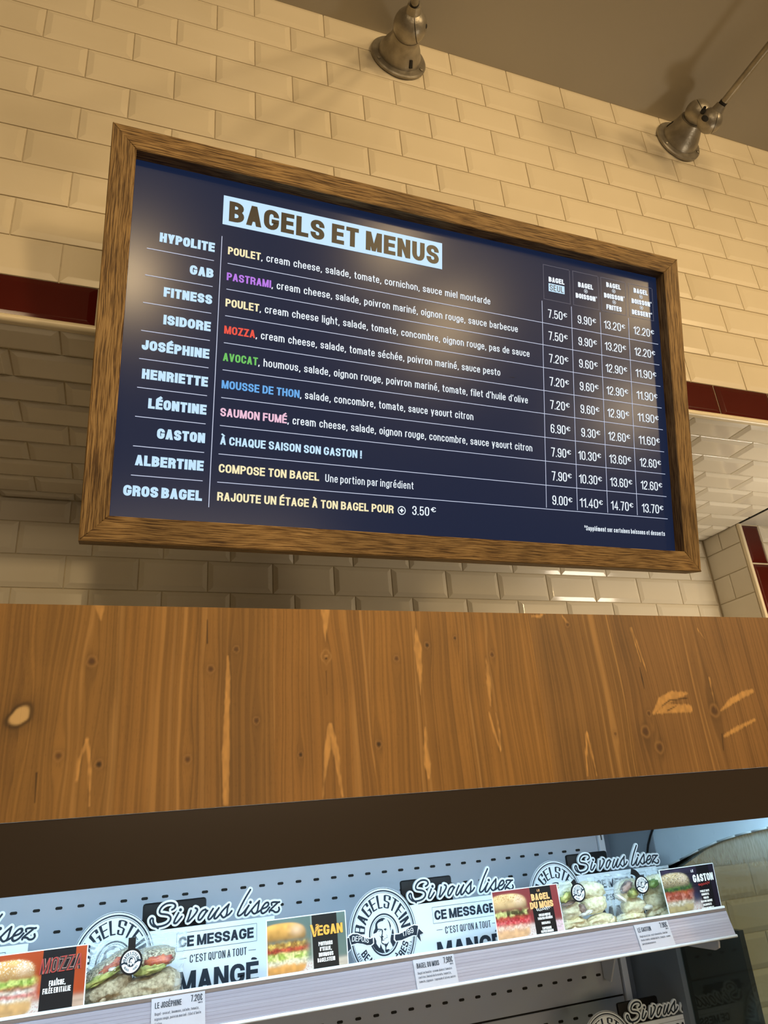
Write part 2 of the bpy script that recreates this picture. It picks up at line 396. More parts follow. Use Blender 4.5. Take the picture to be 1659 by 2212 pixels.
def disc(mb, cx, cy, r, fmap, mi=0, seg=20, ry=None):
    ry = r if ry is None else ry
    mb.add([fmap(cx+r*math.cos(2*math.pi*k/seg), cy+ry*math.sin(2*math.pi*k/seg)) for k in range(seg)], [tuple(range(seg))], mi)
def ringline(mb, cx, cy, rx, ry, w, fmap, mi=0, seg=48, a0=0, a1=360):
    full = abs(a1-a0) >= 360
    n = seg
    pts = [(cx+rx*math.cos(math.radians(a0+(a1-a0)*k/n)), cy+ry*math.sin(math.radians(a0+(a1-a0)*k/n))) for k in range(n if full else n+1)]
    stroke(mb, pts, full, w, w, fmap, mi, cap=False)
def plus_badge(mb, cx, cy, r, fmap, mi=0):
    ringline(mb, cx, cy, r, r, r*.22, fmap, mi, 20)
    stroke(mb, [(cx-r*.35, cy), (cx+r*.35, cy)], False, r*.35, r*.35, fmap, mi)
    stroke(mb, [(cx, cy-r*.35), (cx, cy+r*.35)], False, r*.35, r*.35, fmap, mi)

# ------------------------------------------------------------------ tiled walls
TILES = {}
def tile_mesh(w, h, material, inset=.0145, t0=.0018, t1=.0060):
    """bevelled metro tile lying in local x (w) and z (h), facing local -y"""
    key = (round(w, 4), round(h, 4), material.name, round(inset, 4))
    if key in TILES: return TILES[key]
    if material is m_tile2 and inset > .01: t1 = .0085
    ins = min(inset, w*.42, h*.42); R = []
    for dd, y in ((0, .0), (0, -t0), (.0008, -t0-.0006), (ins-.0012, -t1+.0004), (ins+.001, -t1)):
        x = w/2-dd; z = h/2-dd
        R.append([(-x, y, -z), (x, y, -z), (x, y, z), (-x, y, z)])
    mb = MB().ring(R, 0, True, True)
    me = bpy.data.meshes.new('tile'); me.from_pydata(mb.v, [], mb.f); me.update(); me.materials.append(material)
    import bmesh
    bm = bmesh.new(); bm.from_mesh(me); bmesh.ops.recalc_face_normals(bm, faces=bm.faces)
    bm.to_mesh(me); bm.free()
    TILES[key] = me
    return me
def put_tile(parent, me, loc, rot=(0, 0, 0), name='tile', label=None):
    o = bpy.data.objects.new(name, me); COL.objects.link(o); o.parent = parent
    o.location = Vector(loc) - parent.location
    jit = [random.gauss(0, .0022) for _ in range(3)]
    o.rotation_euler = (rot[0]+jit[0], rot[1], rot[2]+jit[2]*.6)
    if label: o['label'] = label
    return o
def slab(name, lo, hi, m, **k):
    c = ((lo[0]+hi[0])/2, (lo[1]+hi[1])/2, (lo[2]+hi[2])/2)
    o = MB().box(lo, hi).build(name, m, None, loc=c); tag(o, kind='structure', **k)
    return o
G_ = .0024   # joint width
CEIL = 1.228
XL, XR = -.75, 3.35
# upper wall (bulkhead) the menu hangs on
wf = slab('wall_front', (XL-2.6, .006, -.003), (XR+3.8, .12, CEIL), m_grout)
wf['label'] = 'cream bevelled metro tile wall above the recess'
PX, PZ = .2027, .1027
TOP = {}
for r in range(12):
    z0 = r*PZ; z1 = min((r+1)*PZ, CEIL+.004)
    if r == 0: off = .38*PX
    else: off = 0 if r % 2 == 1 else -.5*PX
    for k in range(-4, 17):
        x0 = off + k*PX; x1 = x0 + PX
        if x0 < XL+.1 or x1 > XR-.1: continue
        if r == 0: x0 -= .0005*(k)*0
        mt = m_maroon if r == 0 else m_tile
        g = .0042 if r == 0 else G_
        w = PX-g; h = z1-z0-G_
        put_tile(wf, tile_mesh(w, h, mt, .0145), ((x0+x1)/2, .0055, (z0+z1)/2), name='tile' if r else 'maroon_tile', label=None if r else 'glossy dark red tile')
# soffit of the recess
YB = .832; ZS = -.013; XJ = 2.378; YJ = .645
sf = slab('ceiling_recess', (XL-2.6, .0, ZS+.002), (XJ+.002, YB+.02, .0), m_grout)
sf['label'] = 'tiled underside of the bulkhead above the recess'
ys = [.004] + [.091+.0992*i for i in range(8)]; ys[-1] = min(ys[-1], YB)
ys = [y for y in ys if y < YB-.02] + [YB]
for i in range(len(ys)-1):
    off = .012 if i % 2 == 0 else -.088
    for k in range(-3, 13):
        x0 = off + k*.1983; x1 = x0+.1983
        x1 = min(x1, XJ)
        if x1-x0 < .03 or x0 < XL+.1: continue
        put_tile(sf, tile_mesh(round(x1-x0-.003, 4), ys[i+1]-ys[i]-.003, m_tile2), ((x0+x1)/2, (ys[i]+ys[i+1])/2, ZS+.0022), rot=(math.pi/2, 0, 0))
sp_ = slab('ceiling_side', (XJ+.006, .0, ZS-.004), (XR+3.5, YJ, .0), m_soff)
sp_['label'] = 'smooth pale soffit panel right of the dark gap'
# back wall of the recess, goes on down behind the cabinet
wb = slab('wall_back', (XL-2.6, YB+.006, -2.45), (XJ+.12, YB+.12, 0), m_grout)
wb['label'] = 'tiled back wall of the recess below the menu'
zl = [ZS-.001, -.0865] + [-.0865-.0997*i for i in range(1, 17)]
for i in range(len(zl)-1):
    off = -.0 if i % 2 == 1 else .1
    off = .071 if i % 2 == 1 else .003-.0
    if i % 2 == 0: off = .203-.2
    for k in range(-4, 13):
        x0 = off + k*.19955; x1 = min(x0+.19955, XJ-.006)
        if x1-x0 < .03 or x0 < XL+.1: continue
        if zl[i] < -.72 and x1 < 1.35: continue
        put_tile(wb, tile_mesh(round(x1-x0-.0032, 4), zl[i]-zl[i+1]-.0032, m_tile2), ((x0+x1)/2, YB+.0055, (zl[i]+zl[i+1])/2))
# return wall on the right of the recess and the wall face beside it
wr = slab('wall_right', (XJ, YJ+.006, -2.45), (XJ+.11, YB+.006, ZS), m_grout)
wr['label'] = 'narrow tiled return wall at the right end of the recess'
for i in range(len(zl)-1):
    h = zl[i]-zl[i+1]-.0032
    segs = [(YJ+.012, .749), (.749, YB)] if i % 2 == 0 else [(YJ+.012, YB)]
    if i % 2 == 0: segs = [(YJ+.012, .749), (.749, YB)]
    for a, b in segs:
        put_tile(wr, tile_mesh(round(b-a-.003, 4), h, m_tile2, .006, .003, .005), (XJ, (a+b)/2, (zl[i]+zl[i+1])/2), rot=(0, 0, -math.pi/2))
wj = slab('wall_side', (XJ+.004, YJ+.004, -2.45), (XR+3.5, YJ+.12, ZS), m_grout)
wj['label'] = 'cream wall face with a maroon tile border right of the recess'
zt = ZS-.004
for i in range(10):
    z0 = -.178 - .2*(i-1) if i else ZS-.006
    z1 = -.178 - .2*i
    if i == 0: z0 = -.018; z1 = -.176
    else: z0 = -.176-.2*(i-1); z1 = z0-.2
    put_tile(wj, tile_mesh(.082, round(abs(z1-z0)-.007, 4), m_maroon, .011), (XJ+.054, YJ+.0035, (z0+z1)/2), name='maroon_tile', label='upright glossy dark red tile')
for i in range(len(zl)-1):
    off = XJ+.1 - (.1 if i % 2 else 0)
    for k in range(3):
        x0 = max(off+.2*k, XJ+.098); x1 = off+.2*(k+1)
        if x1-x0 < .03: continue
        put_tile(wj, tile_mesh(round(x1-x0-.003, 4), zl[i]-zl[i+1]-.0032, m_tile2), ((x0+x1)/2, YJ+.0035, (zl[i]+zl[i+1])/2))
# trims
prof = [(0.006, .004), (-.004, .003), (-.0082, -.001), (-.0095, -.006), (-.0075, -.0115), (-.002, -.014), (.006, -.0145)]
t1 = MB(); R = [[(x, y-.0005, z+.000) for y, z in prof] for x in (XL-2.6, XR+3.5)]
t1.ring(R); o = t1.build('trim_1', m_trim, None, smooth=False, loc=(1, 0, 0)); smooth_by_angle(o, 50); tag(o, kind='structure', label='rounded cream edge trim under the maroon tile row')
t2 = MB(); R = [[(XJ-.003+ (y+.0095)*1.0*.8, YJ-.002-(z+.0145)*.0 + (-.0 if 1 else 0)+ (z)*.35, zz) for y, z in prof] for zz in (ZS, -2.4)]
t2 = MB().box((XJ-.004, YJ-.006, -2.44), (XJ+.010, YJ+.010, ZS-.002), bev=.004)
o = t2.build('trim_2', m_trim, None, loc=(XJ, YJ, -1.2)); smooth_by_angle(o, 50); tag(o, kind='structure', label='upright cream edge trim beside the maroon tiles')
o = MB().box((XJ+.001, .0, ZS-.003), (XJ+.0075, YJ, ZS+.004)).build('trim_3', m_dark, None, loc=(XJ, .3, ZS)); tag(o, kind='structure', label='dark gap at the edge of the tiled soffit')
# ceiling, floor and the rest of the room
o = slab('ceiling', (-3.4, -6.6, CEIL), (7.2, .12, CEIL+.1), m_ceil); o['label'] = 'grey brown painted ceiling'
o = slab('floor', (-3.4, -6.6, -2.55), (7.2, YB+.12, -2.45), m_floor)
o = slab('wall_left', (-3.5, -6.6, -2.45), (-3.35, YB+.12, CEIL), m_room)
o = slab('wall_far_right', (7.1, -6.6, -2.45), (7.2, YJ, CEIL), m_room)
o = slab('wall_rear', (-3.4, -6.7, -2.45), (7.2, -6.6, CEIL), m_room)

# ------------------------------------------------------------------ menu screen
DO = np.array([0.75263584, -0.16, -0.10512584]); DX = np.array([0.99986859, 0.0161142, 0.00177101])
DZ = np.array([0.00201781, -0.23210492, 0.97268866]); DN = np.array([0.01608516, -0.97255727, -0.23210693])
D_DIST = float((DO - CAM_C) @ (-DN)); FOOT = CAM_C - DO; FA, FB = float(FOOT @ DX), float(FOOT @ DZ)
def dp(a, b, d=0.0): return DO + DX*a + DZ*b + DN*d
REC = -.030
def scr(lift):
    """the printed layout, laid on the screen glass at depth REC + lift"""
    d = REC + lift; s = 1 - d/D_DIST
    def f(a, b):
        k = .0197*min(1, max(0, (a+.45)/.71)); a2 = a + k*(b-.2)
        return dp(FA + (a2-FA)*s, FB + (b-FB)*s, d)
    return f
scr_root = empty('menu_screen', tuple(dp(0, -.3929, -.025)), label='large menu display in a brown oak frame hung on the tile wall', cat='menu screen')
IW, IH, OW, OH = .6186, .348, .6635, .3929
def rail(corners, along, name='frame_rail'):
    """mitred frame bar; corners = 4 (a, b) of the front face: outer0, outer1, inner1, inner0"""
    mb = MB(); fr = [dp(a, b, 0) for a, b in corners]; bk = [dp(a, b, -.05) for a, b in corners]
    # rounded arris: inset front a little
    c = np.mean(corners, axis=0)
    fr2 = []
    for a, b in corners:
        if along == 0: bb = b + (.0018 if b < c[1] else -.0018); aa = a
        else: aa = a + (.0018 if a < c[0] else -.0018); bb = b
        fr2.append((aa, bb))
    mid = [dp(a, b, -.0015) for a, b in corners]; top = [dp(a, b, 0) for a, b in fr2]
    mb.ring([bk, mid, top])
    o = mb.build(name, m_oak, scr_root)
    uv = o.data.uv_layers.new(name='UVMap')
    loc = np.array(scr_root.location)
    for p in o.data.polygons:
        for li in p.loop_indices:
            w = np.array(o.data.vertices[o.data.loops[li].vertex_index].co) + loc - DO
            a, b, d = w@DX, w@DZ, w@DN
            uv.data[li].uv = (a, b + d*.9) if along == 0 else (b, a + d*.9)
    return o
rail([(-OW, OH), (OW, OH), (IW, IH), (-IW, IH)], 0)
rail([(-OW, -OH), (OW, -OH), (IW, -IH), (-IW, -IH)], 0)
rail([(-OW, -OH), (-OW, OH), (-IW, IH), (-IW, -IH)], 1)
rail([(OW, -OH), (OW, OH), (IW, IH), (IW, -IH)], 1)
# screen glass
m_scr = mat('lcd_glass', (.012,.014,.02), .205, spec=.17, emit=(.0060,.0135,.043), es=1.0)
m_rim = mat('black_bezel', (.004,.005,.010), .35)
mb = MB(); c4 = [(-.70*.905, -.358), (.655*.985, -.358), (.655*.985, .362), (-.70*.905, .362)]
mb.ring([[dp(a, b, REC) for a, b in c4], [dp(a, b, REC-.015) for a, b in c4]])
o = mb.build('screen_panel', m_scr, scr_root); o['label'] = 'dark navy lit screen'
mb = MB(); c5 = [(-.652, -.38), (.652, -.38), (.652, .38), (-.652, .38)]
mb.ring([[dp(a, b, -.046) for a, b in c5], [dp(a, b, -.060) for a, b in c5]])
mb.build('back_cover', m_black, scr_root)
mb = MB(); 
p0 = dp(0, .12, -.06)
mb.box((p0[0]-.2, p0[1]-.004, p0[2]-.10), (p0[0]+.2, .0, p0[2]+.06))
mb.build('wall_bracket', m_black, scr_root)
def em(name, col, s): return mat(name, (.02,.02,.02), .5, emit=col, es=s)
SM = [em('lit_white', (.80,.90,1.0), 1.02), em('lit_blue_white', (.50,.76,1.0), 1.0), em('lit_cream', (1.0,.90,.55), .88), em('lit_purple', (.46,.16,.86), .9),
      em('lit_red', (.90,.045,.04), .85), em('lit_green', (.10,.62,.12), .8), em('lit_sky', (.08,.42,.95), .85), em('lit_pink', (1.0,.62,.85), .8), mat('lit_off', (.012,.011,.012), .4), em('lit_line', (.62,.70,.92), .95), em('lit_dim', (.2,.22,.30), .8)]
W_, BW, CR, PU, RD, GR, SK, PK, OFF, LN, DM = range(11)
fm = scr(.0006); fm2 = scr(.0011)
def box2(mb, a0, b0, a1, b1, f, mi): mb.add([f(a0, b0), f(a1, b0), f(a1, b1), f(a0, b1)], [(0, 1, 2, 3)], mi)
tb = MB()
box2(tb, -.4552, .2319, .0097, .2931, fm, BW)
o = tb.build('title_plate', SM, scr_root, fix=False); o['label'] = 'pale lit title block'
tb = MB(); text(tb, 'BAGELS ET MENUS', -.4437, .2408, .0018,     .0430, .0108, fm2, OFF, space=.62, sp=.0150)
o = tb.build('title_lettering', SM, scr_root, fix=False); o['label'] = 'dark heading reading BAGELS ET MENUS'
rows = [.1526, .0996, .0457, -.0083, -.0617, -.1155, -.169, -.2225, -.2747]
# left column of names
names = [('HYPOLITE', -.5674, .1703), ('GAB', -.5106, .1167), ('FITNESS', -.5542, .0634), ('ISIDORE', -.5516, .0096), ('JOS\u00c9PHINE', -.5856, -.0442),
         ('HENRIETTE', -.582, -.0985), ('L\u00c9ONTINE', -.5681, -.1519), ('GASTON', -.5501, -.2052), ('ALBERTINE', -.5835, -.2567), ('GROS BAGEL', -.5992, -.3114)]
tb = MB()
for s, a0, b in names:
    tb = MB(); text(tb, s, a0, b, -.4672, .0187, .0054, fm, BW, space=.5, sp=.0067); tb.build('name_lettering', SM, scr_root, fix=False)['label'] = 'pale blue name ' + s
tb = MB()
for r in rows: box2(tb, -.5885, r-.0006, -.4676, r+.0006, fm, LN)
for r in rows: box2(tb, -.442, r-.0006, .5845, r+.0006, fm, LN)
box2(tb, -.4555, -.3217, -.4543, .2064, fm, LN)
for a in (.2592, .338, .4179, .499): box2(tb, a-.0006, -.2718, a+.0006, .2058, fm, LN)
def dotted(a0, b0, a1, b1, step=.0022, th=.0007):
    L_ = math.hypot(a1-a0, b1-b0); n = int(L_/step)
    for i in range(n):
        t = i/n; x = a0+(a1-a0)*t; y = b0+(b1-b0)*t; box2(tb, x-th, y-th, x+th*.7, y+th*.7, fm, DM)
for a0, a1 in ((.2645, .3355), (.3445, .4155), (.4235, .4945), (.504, .5745)):
    b0, b1 = .2115, .2965
    for seg in ((a0, b0, a1, b0), (a0, b1, a1, b1), (a0, b0, a0, b1), (a1, b0, a1, b1)): dotted(*seg)
o = tb.build('rule_lines', SM, scr_root, fix=False); o['label'] = 'thin pale rules of the price table'
desc = [('POULET', CR, -.3795, ', cream cheese, salade, tomate, cornichon, sauce miel moutarde', .1262, .1715),
        ('PASTRAMI', PU, -.3572, ', cream cheese, salade, poivron marin\u00e9, oignon rouge, sauce barbecue', .1947, .1180),
        ('POULET', CR, -.3785, ', cream cheese light, salade, tomate, concombre, oignon rouge, pas de sauce', .2237, .0645),
        ('MOZZA', RD, -.3840, ', cream cheese, salade, tomate s\u00e9ch\u00e9e, poivron marin\u00e9, sauce pesto', .1491, .0100),
        ('AVOCAT', GR, -.3770, ', houmous, salade, oignon rouge, poivron marin\u00e9, tomate, filet d\u2019huile d\u2019olive', .2172, -.0440),
        ('MOUSSE DE THON', SK, -.2940, ', salade, concombre, tomate, sauce yaourt citron', .0827, -.0975),
        ('SAUMON FUM\u00c9', PK, -.3170, ', cream cheese, salade, oignon rouge, concombre, sauce yaourt citron', .2262, -.1510)]
tb = MB()
for s, c, a1, rest, a2, b in desc:
    tb = MB()
    text(tb, s, -.4424, b, a1, .0158, .0034, fm, c, space=.66, sp=.0047)
    text(tb, rest, a1+.0010, b, a2, .0156, .0021, fm, W_, space=.85, sp=.0040)
    tb.build('description_lettering', SM, scr_root, fix=False)['label'] = 'white ingredient line starting with ' + s
tb = MB()
text(tb, '\u00c0 CHAQUE SAISON SON GASTON !', -.4403, -.2045, -.1650, .0158, .0034, fm, BW, space=.66, sp=.0047)
tb.build('description_lettering', SM, scr_root, fix=False); tb = MB()
text(tb, 'COMPOSE TON BAGEL', -.4404, -.2565, -.2506, .0158, .0034, fm, CR, space=.66, sp=.0047)
text(tb, 'Une portion par ingr\u00e9dient', -.2384, -.2570, -.0538, .0150, .0019, fm, W_, space=.55, sp=.0040)
tb.build('description_lettering', SM, scr_root, fix=False); tb = MB()
text(tb, 'RAJOUTE UN \u00c9TAGE \u00c0 TON BAGEL POUR', -.4408, -.3085, -.0964, .0158, .0034, fm, CR, space=.66, sp=.0047)
plus_badge(tb, -.0790, -.3015, .0078, fm, W_)
text(tb, '3.50', -.0562, -.3085, -.0190, .0180, .0024, fm, W_, sp=.0045); text(tb, '\u20ac', -.0150, -.3000, -.0040, .0100, .0018, fm, W_)
tb.build('description_lettering', SM, scr_root, fix=False)
prices = [('7.50', '9.90', '13.20', '12.20'), ('7.50', '9.90', '13.20', '12.20'), ('7.20', '9.60', '12.90', '11.90'), ('7.20', '9.60', '12.90', '11.90'), ('7.20', '9.60', '12.90', '11.90'),
          ('6.90', '9.30', '12.60', '11.60'), ('7.90', '10.30', '13.60', '12.60'), ('7.90', '10.30', '13.60', '12.60'), ('9.00', '11.40', '14.70', '13.70')]
tb = MB()
for i, pr in enumerate(prices):
    b = (.1675, .1140, .0600, .0055, -.0485, -.1035, -.1570, -.2105, -.2640)[i]
    for j, s in enumerate(pr):
        e = (.3255, .4055, .4885, .5735)[j]
        wd = .0402 if len(s) == 4 else .0500
        tb = MB(); text(tb, s, e-.0125-wd+.0015, b, e-.0125, .0205, .0026, fm, W_, sp=.0046)
        text(tb, '\u20ac', e-.0103, b+.0088, e, .0100, .0018, fm, W_); tb.build('price_lettering', SM, scr_root, fix=False)
tb = MB()
def hd(s, cx, b, w, h=.0125, c=W_, st=.0034, f=fm): text(tb, s, cx-w/2, b, cx+w/2, h, st, f, c, sp=.0043)
hd('BAGEL', .2995, .2565, .0425); box2(tb, .2777, .2330, .3205, .2525, fm, BW); hd('SEUL', .2992, .2355, .0370, .0145, OFF, .0020, fm2)
tb.build('header_lettering', SM, scr_root, fix=False)
for cx, b0, items in ((.3795, .2590, ('BOISSON',)), (.4595, .2745, ('BOISSON', 'FRITES')), (.5395, .2750, ('BOISSON', 'DESSERT'))):
    tb = MB(); hd('BAGEL', cx, b0, .0420); b = b0
    for s in items:
        plus_badge(tb, cx, b-.0072, .0045, fm, W_); b -= .0285
        hd(s, cx-.001, b, {'BOISSON': .0550, 'FRITES': .0440, 'DESSERT': .0560}[s])
        if s != 'FRITES': text(tb, '*', cx+.0280, b+.0030, cx+.0312, .0100, .0009, fm, W_)
    tb.build('header_lettering', SM, scr_root, fix=False)
tb = MB()
text(tb, '*Suppl\u00e9ment sur certaines boissons et desserts', .3549, -.3150, .5742, .0105, .0016, fm, W_, sp=.0030)
tb.build('footnote_lettering', SM, scr_root, fix=False)

# ------------------------------------------------------------------ wall lamps
def wall_lamp(cx, cz, ball1, elbow, sock_end, arm_end, head_dir, label, pins, rb=.0405, ks=1.0):
    t = empty('wall_lamp', (cx, 0, cz), label=label, cat='wall lamp', group='jointed metal lamps on the tile wall')
    base = np.array([cx, -.0035, cz]); ax = np.array(ball1) - base; L_ = np.linalg.norm(ax); ax = ax/L_
    o = MB().lathe(base, (0, -1, 0), [(0, .086), (.006, .0865), (.0095, .083), (.011, .066), (.012, .02)], 40).build('mounting_flange', m_steel, t); smooth_by_angle(o, 40)
    o = MB().lathe(base + ax*.006, ax, [(0, .066), (.012, .0655), (.030, .059), (.055, .048), (.080, .0415), (L_-.034, rb*.90), (L_-.031, rb*.87), (L_-.031, .02)], 40).build('cone', m_steel, t); smooth_by_angle(o, 50)
    MB().lathe(base + ax*(L_-.0315), ax, [(0, rb*.80), (.0045, rb*.80)], 32).build('seam', m_dark, t)
    # dark slot in the cone
    side = np.cross(ax, (1, 0, 0)); 
    for ang in (-62, 150):
        a = math.radians(ang); rad = np.array([math.cos(a), 0, math.sin(a)]); tan = np.array([-math.sin(a), 0, math.cos(a)])
        mb = MB()
        def sp2(d, r, w): p = base + ax*d + rad*r; return [p - tan*w, p + tan*w]
        q = sp2(.022, .0622, .006) + sp2(.046, .0537, .0042)[::-1]; qi = [p - rad*.012 for p in q]
        mb.ring([qi, [p + rad*.0004 for p in q]]); mb.build('slot', m_dark, t)
    for ang in (-152, -28, 90):
        a = math.radians(ang); p = base + np.array([math.cos(a)*.0755, -.0105, math.sin(a)*.0755])
        o = MB().lathe(p, (0, -1, 0), [(0, .0062), (.002, .0062), (.0032, .004), (.0034, .001)], 14).build('screw', m_steel, t); smooth_by_angle(o)
    # ball joint in two halves
    def ball(c, r, axis, name='ball_joint'):
        c = np.array(c); prof = [(-r*math.cos(math.pi*k/16), max(.0004, r*math.sin(math.pi*k/16))) for k in range(17)]
        mb = MB(); 
        p1 = [q for q in prof if q[0] < .32*r]; p2 = [(.32*r, r*.9)]+[(.34*r, r*.94)]+[q for q in prof if q[0] > .34*r]
        mb.lathe(c, axis, p1 + [(.32*r, r*.94)], 28); o = mb.build(name, m_steel, t); smooth_by_angle(o, 60)
        mb = MB(); mb.lathe(c, axis, [(.30*r, r*.86), (.345*r, r*.86)], 28, 0); mb.build('seam', m_dark, t)
        mb = MB(); mb.lathe(c, axis, [(.36*r, r*.5), (.36*r, r*.93)] + p2[2:], 28); o = mb.build('joint_cap', m_steel, t); smooth_by_angle(o, 60)
    ball(ball1, rb, pins[0])
    if elbow is not None: ball(elbow, .0385, pins[1])
    e = np.array(elbow if elbow is not None else ball1)
    d = np.array(sock_end)-e; ln = np.linalg.norm(d)
    o = MB().lathe(e, d, [(.0, .026*ks), (ln*.45, .0215*ks), (ln*.9, .0165*ks), (ln, .0160*ks), (ln, .010*ks)], 24).build('arm_socket', m_steel, t); smooth_by_angle(o, 40)
    o = MB().tube([sock_end, arm_end], .0112, 18).build('arm', m_steel, t); smooth_by_angle(o, 40)
    o = MB().tube([np.array(sock_end), np.array(sock_end) + (np.array(arm_end)-np.array(sock_end))*.03], .0122, 18).build('collar', m_dark, t)
    c = np.array(ball1 if elbow is None else elbow)
    p = np.array(pins[2])
    kn = MB().lathe(p, pins[3], [(0, .006), (.009, .006), (.0105, .004)] if elbow is None else [(0, .007), (.010, .007), (.011, .005), (.024, .0048), (.026, .003)], 14).build('knob', m_dark, t); smooth_by_angle(kn)
    if elbow is not None:
        k2 = MB().lathe(np.array(pins[4]), pins[5], [(0, .011), (.004, .011), (.0055, .008)], 18).build('pivot_bolt', m_dark, t); smooth_by_angle(k2)
    # lamp head at the end of the arm, turned back to the wall (above the frame)
    hd_ = np.array(head_dir, float); hd_ /= np.linalg.norm(hd_)
    o = MB().lathe(np.array(arm_end)-hd_*.06, hd_, [(0, .03), (.05, .034), (.11, .085), (.17, .10), (.168, .097), (.11, .08), (.05, .03), (.045, .005)], 32, close=False).build('lamp_shade', m_steel, t); smooth_by_angle(o, 40)
    return t
b1 = at(886, 55, 1, -.128)
wall_lamp(.832, 1.121, tuple(b1), None, tuple(at(896, 8, 1, -.19)), tuple(at(905, -190, 1, -.62)), (0.15, 1, -.6), 'jointed grey metal wall lamp above the middle of the menu screen',
          ((.78, -.42, -.10), None, tuple(b1 + np.array((.78, -.42, -.35))*.040), (.78, -.42, -.35)), rb=.0475, ks=1.15)
b2 = at(1507, 243, 1, -.115); e2 = at(1533, 261, 1, -.150)
wall_lamp(1.870, 1.117, tuple(b2), tuple(e2), tuple(at(1559, 226, 1, -.20)), tuple(at(1790, -62, 1, -.60)), (-.3, 1, -.6), 'jointed grey metal wall lamp near the top right corner, long arm',
          ((.5, -.8, .1), (.85, -.35, -.25), at(1517, 243, 1, -.165), (.45, -.25, .8), at(1522, 257, 1, -.186), (-.2, -1, -.15)))

# ------------------------------------------------------------------ numpy noise and flat pictures
def vnoise(h, w, ch, cw, seed):
    r = np.random.RandomState(seed); g = r.rand(ch+2, cw+2)
    y = np.linspace(0, ch, h); x = np.linspace(0, cw, w)
    yi = y.astype(int); xi = x.astype(int); fy = y-yi; fx = x-xi
    fy = fy*fy*(3-2*fy); fx = fx*fx*(3-2*fx)
    a = g[yi][:, xi]; b = g[yi][:, xi+1]; c = g[yi+1][:, xi]; d = g[yi+1][:, xi+1]
    return (a*(1-fx)+b*fx)*(1-fy[:, None]) + (c*(1-fx)+d*fx)*fy[:, None]
def sig(x): return 1/(1+np.exp(-np.clip(x, -30, 30)))
def picture(name, img, corner_fn, material, parent):
    """a flat printed picture: img (h, w, 3) linear colours, row 0 at the top; corner_fn(u, v) -> point"""
    h, w = img.shape[:2]
    u = np.linspace(0, 1, w); v = np.linspace(1, 0, h)
    P00, P10, P01, P11 = [np.array(corner_fn(a, b)) for a, b in ((0, 0), (1, 0), (0, 1), (1, 1))]
    U, V = np.meshgrid(u, v)
    if getattr(corner_fn, 'curved', False):
        P = np.array([[corner_fn(a, b) for a in u] for b in v])
    else:
        P = (P00[None, None]*((1-U)*(1-V))[..., None] + P10*(U*(1-V))[..., None] + P01*((1-U)*V)[..., None] + P11*(U*V)[..., None])
    off = np.array(parent.location)
    if parent.parent is not None: off = off + np.array(parent.parent.location)
    verts = (P-off).reshape(-1, 3)
    i = np.arange(h*w).reshape(h, w)
    faces = np.stack([i[1:, :-1], i[1:, 1:], i[:-1, 1:], i[:-1, :-1]], -1).reshape(-1, 4)
    me = bpy.data.meshes.new(name)
    me.vertices.add(len(verts)); me.vertices.foreach_set('co', verts.ravel())
    me.loops.add(faces.size); me.loops.foreach_set('vertex_index', faces.ravel().astype(np.int32))
    me.polygons.add(len(faces)); me.polygons.foreach_set('loop_start', np.arange(0, faces.size, 4, dtype=np.int32))
    me.update(calc_edges=True)
    a = me.color_attributes.new('col', 'FLOAT_COLOR', 'POINT')
    a.data.foreach_set('color', np.concatenate([img.reshape(-1, 3), np.ones((h*w, 1))], 1).ravel())
    me.materials.append(material)
    o = bpy.data.objects.new(name, me); COL.objects.link(o); o.parent = parent
    return o

# ------------------------------------------------------------------ wooden fascia of the cabinet
YF = -.44
m_stave = vcol(mat('stained_spruce', (.2,.1,.03), .48, spec=.35))
fascia = empty('wooden_fascia', (.6, YF, -.9245), label='long brown stained spruce board across the top of the chilled cabinet', cat='fascia board')
FZ0, FZ1 = -.9245, -.7035
def X(u, v): return float(at(u, v, 1, YF)[0])
def Z(u, v): return float(at(u, v, 1, YF)[2])
def fx(z6x, z6y, crop=6):
    u = z6x*.5003 + (829 if crop == 7 else 0); v = 1300 + z6y*.5003
    p = at(u, v, 1, YF); return float(p[0]), float(p[2])
knots = [(*fx(86, 492), .0085, 'light'), (*fx(397, 257), .0052, 'dark'), (*fx(1020, 205), .0036, 'red'), (*fx(910, 290), .0042, 'dark'), (*fx(1408, 240), .0040, 'eye'),
         (*fx(1107, 513), .0035, 'dark'), (*fx(1298, 660), .0030, 'hole'), (*fx(1635, 615), .0040, 'hole'), (*fx(810, 680), .0040, 'dark'), (*fx(427, 702), .0040, 'hole'), (*fx(252, 665), .0045, 'red'),
         (*fx(187, 187, 7), .0035, 'hole'), (*fx(307, 157, 7), .0026, 'hole'), (*fx(467, 228, 7), .0036, 'red'), (*fx(55, 245, 7), .0036, 'dark'), (*fx(1130, 560, 7), .0065, 'red'),
         (*fx(1190, 628, 7), .0065, 'red'), (*fx(1428, 470, 7), .0075, 'red'), (*fx(793, 97, 7), .0034, 'red'), (*fx(1145, 482, 7), .0035, 'red'), (*fx(1000, 570, 7), .003, 'red')]
def pl(pts, crop=6): return [fx(a, b, crop) for a, b in pts]
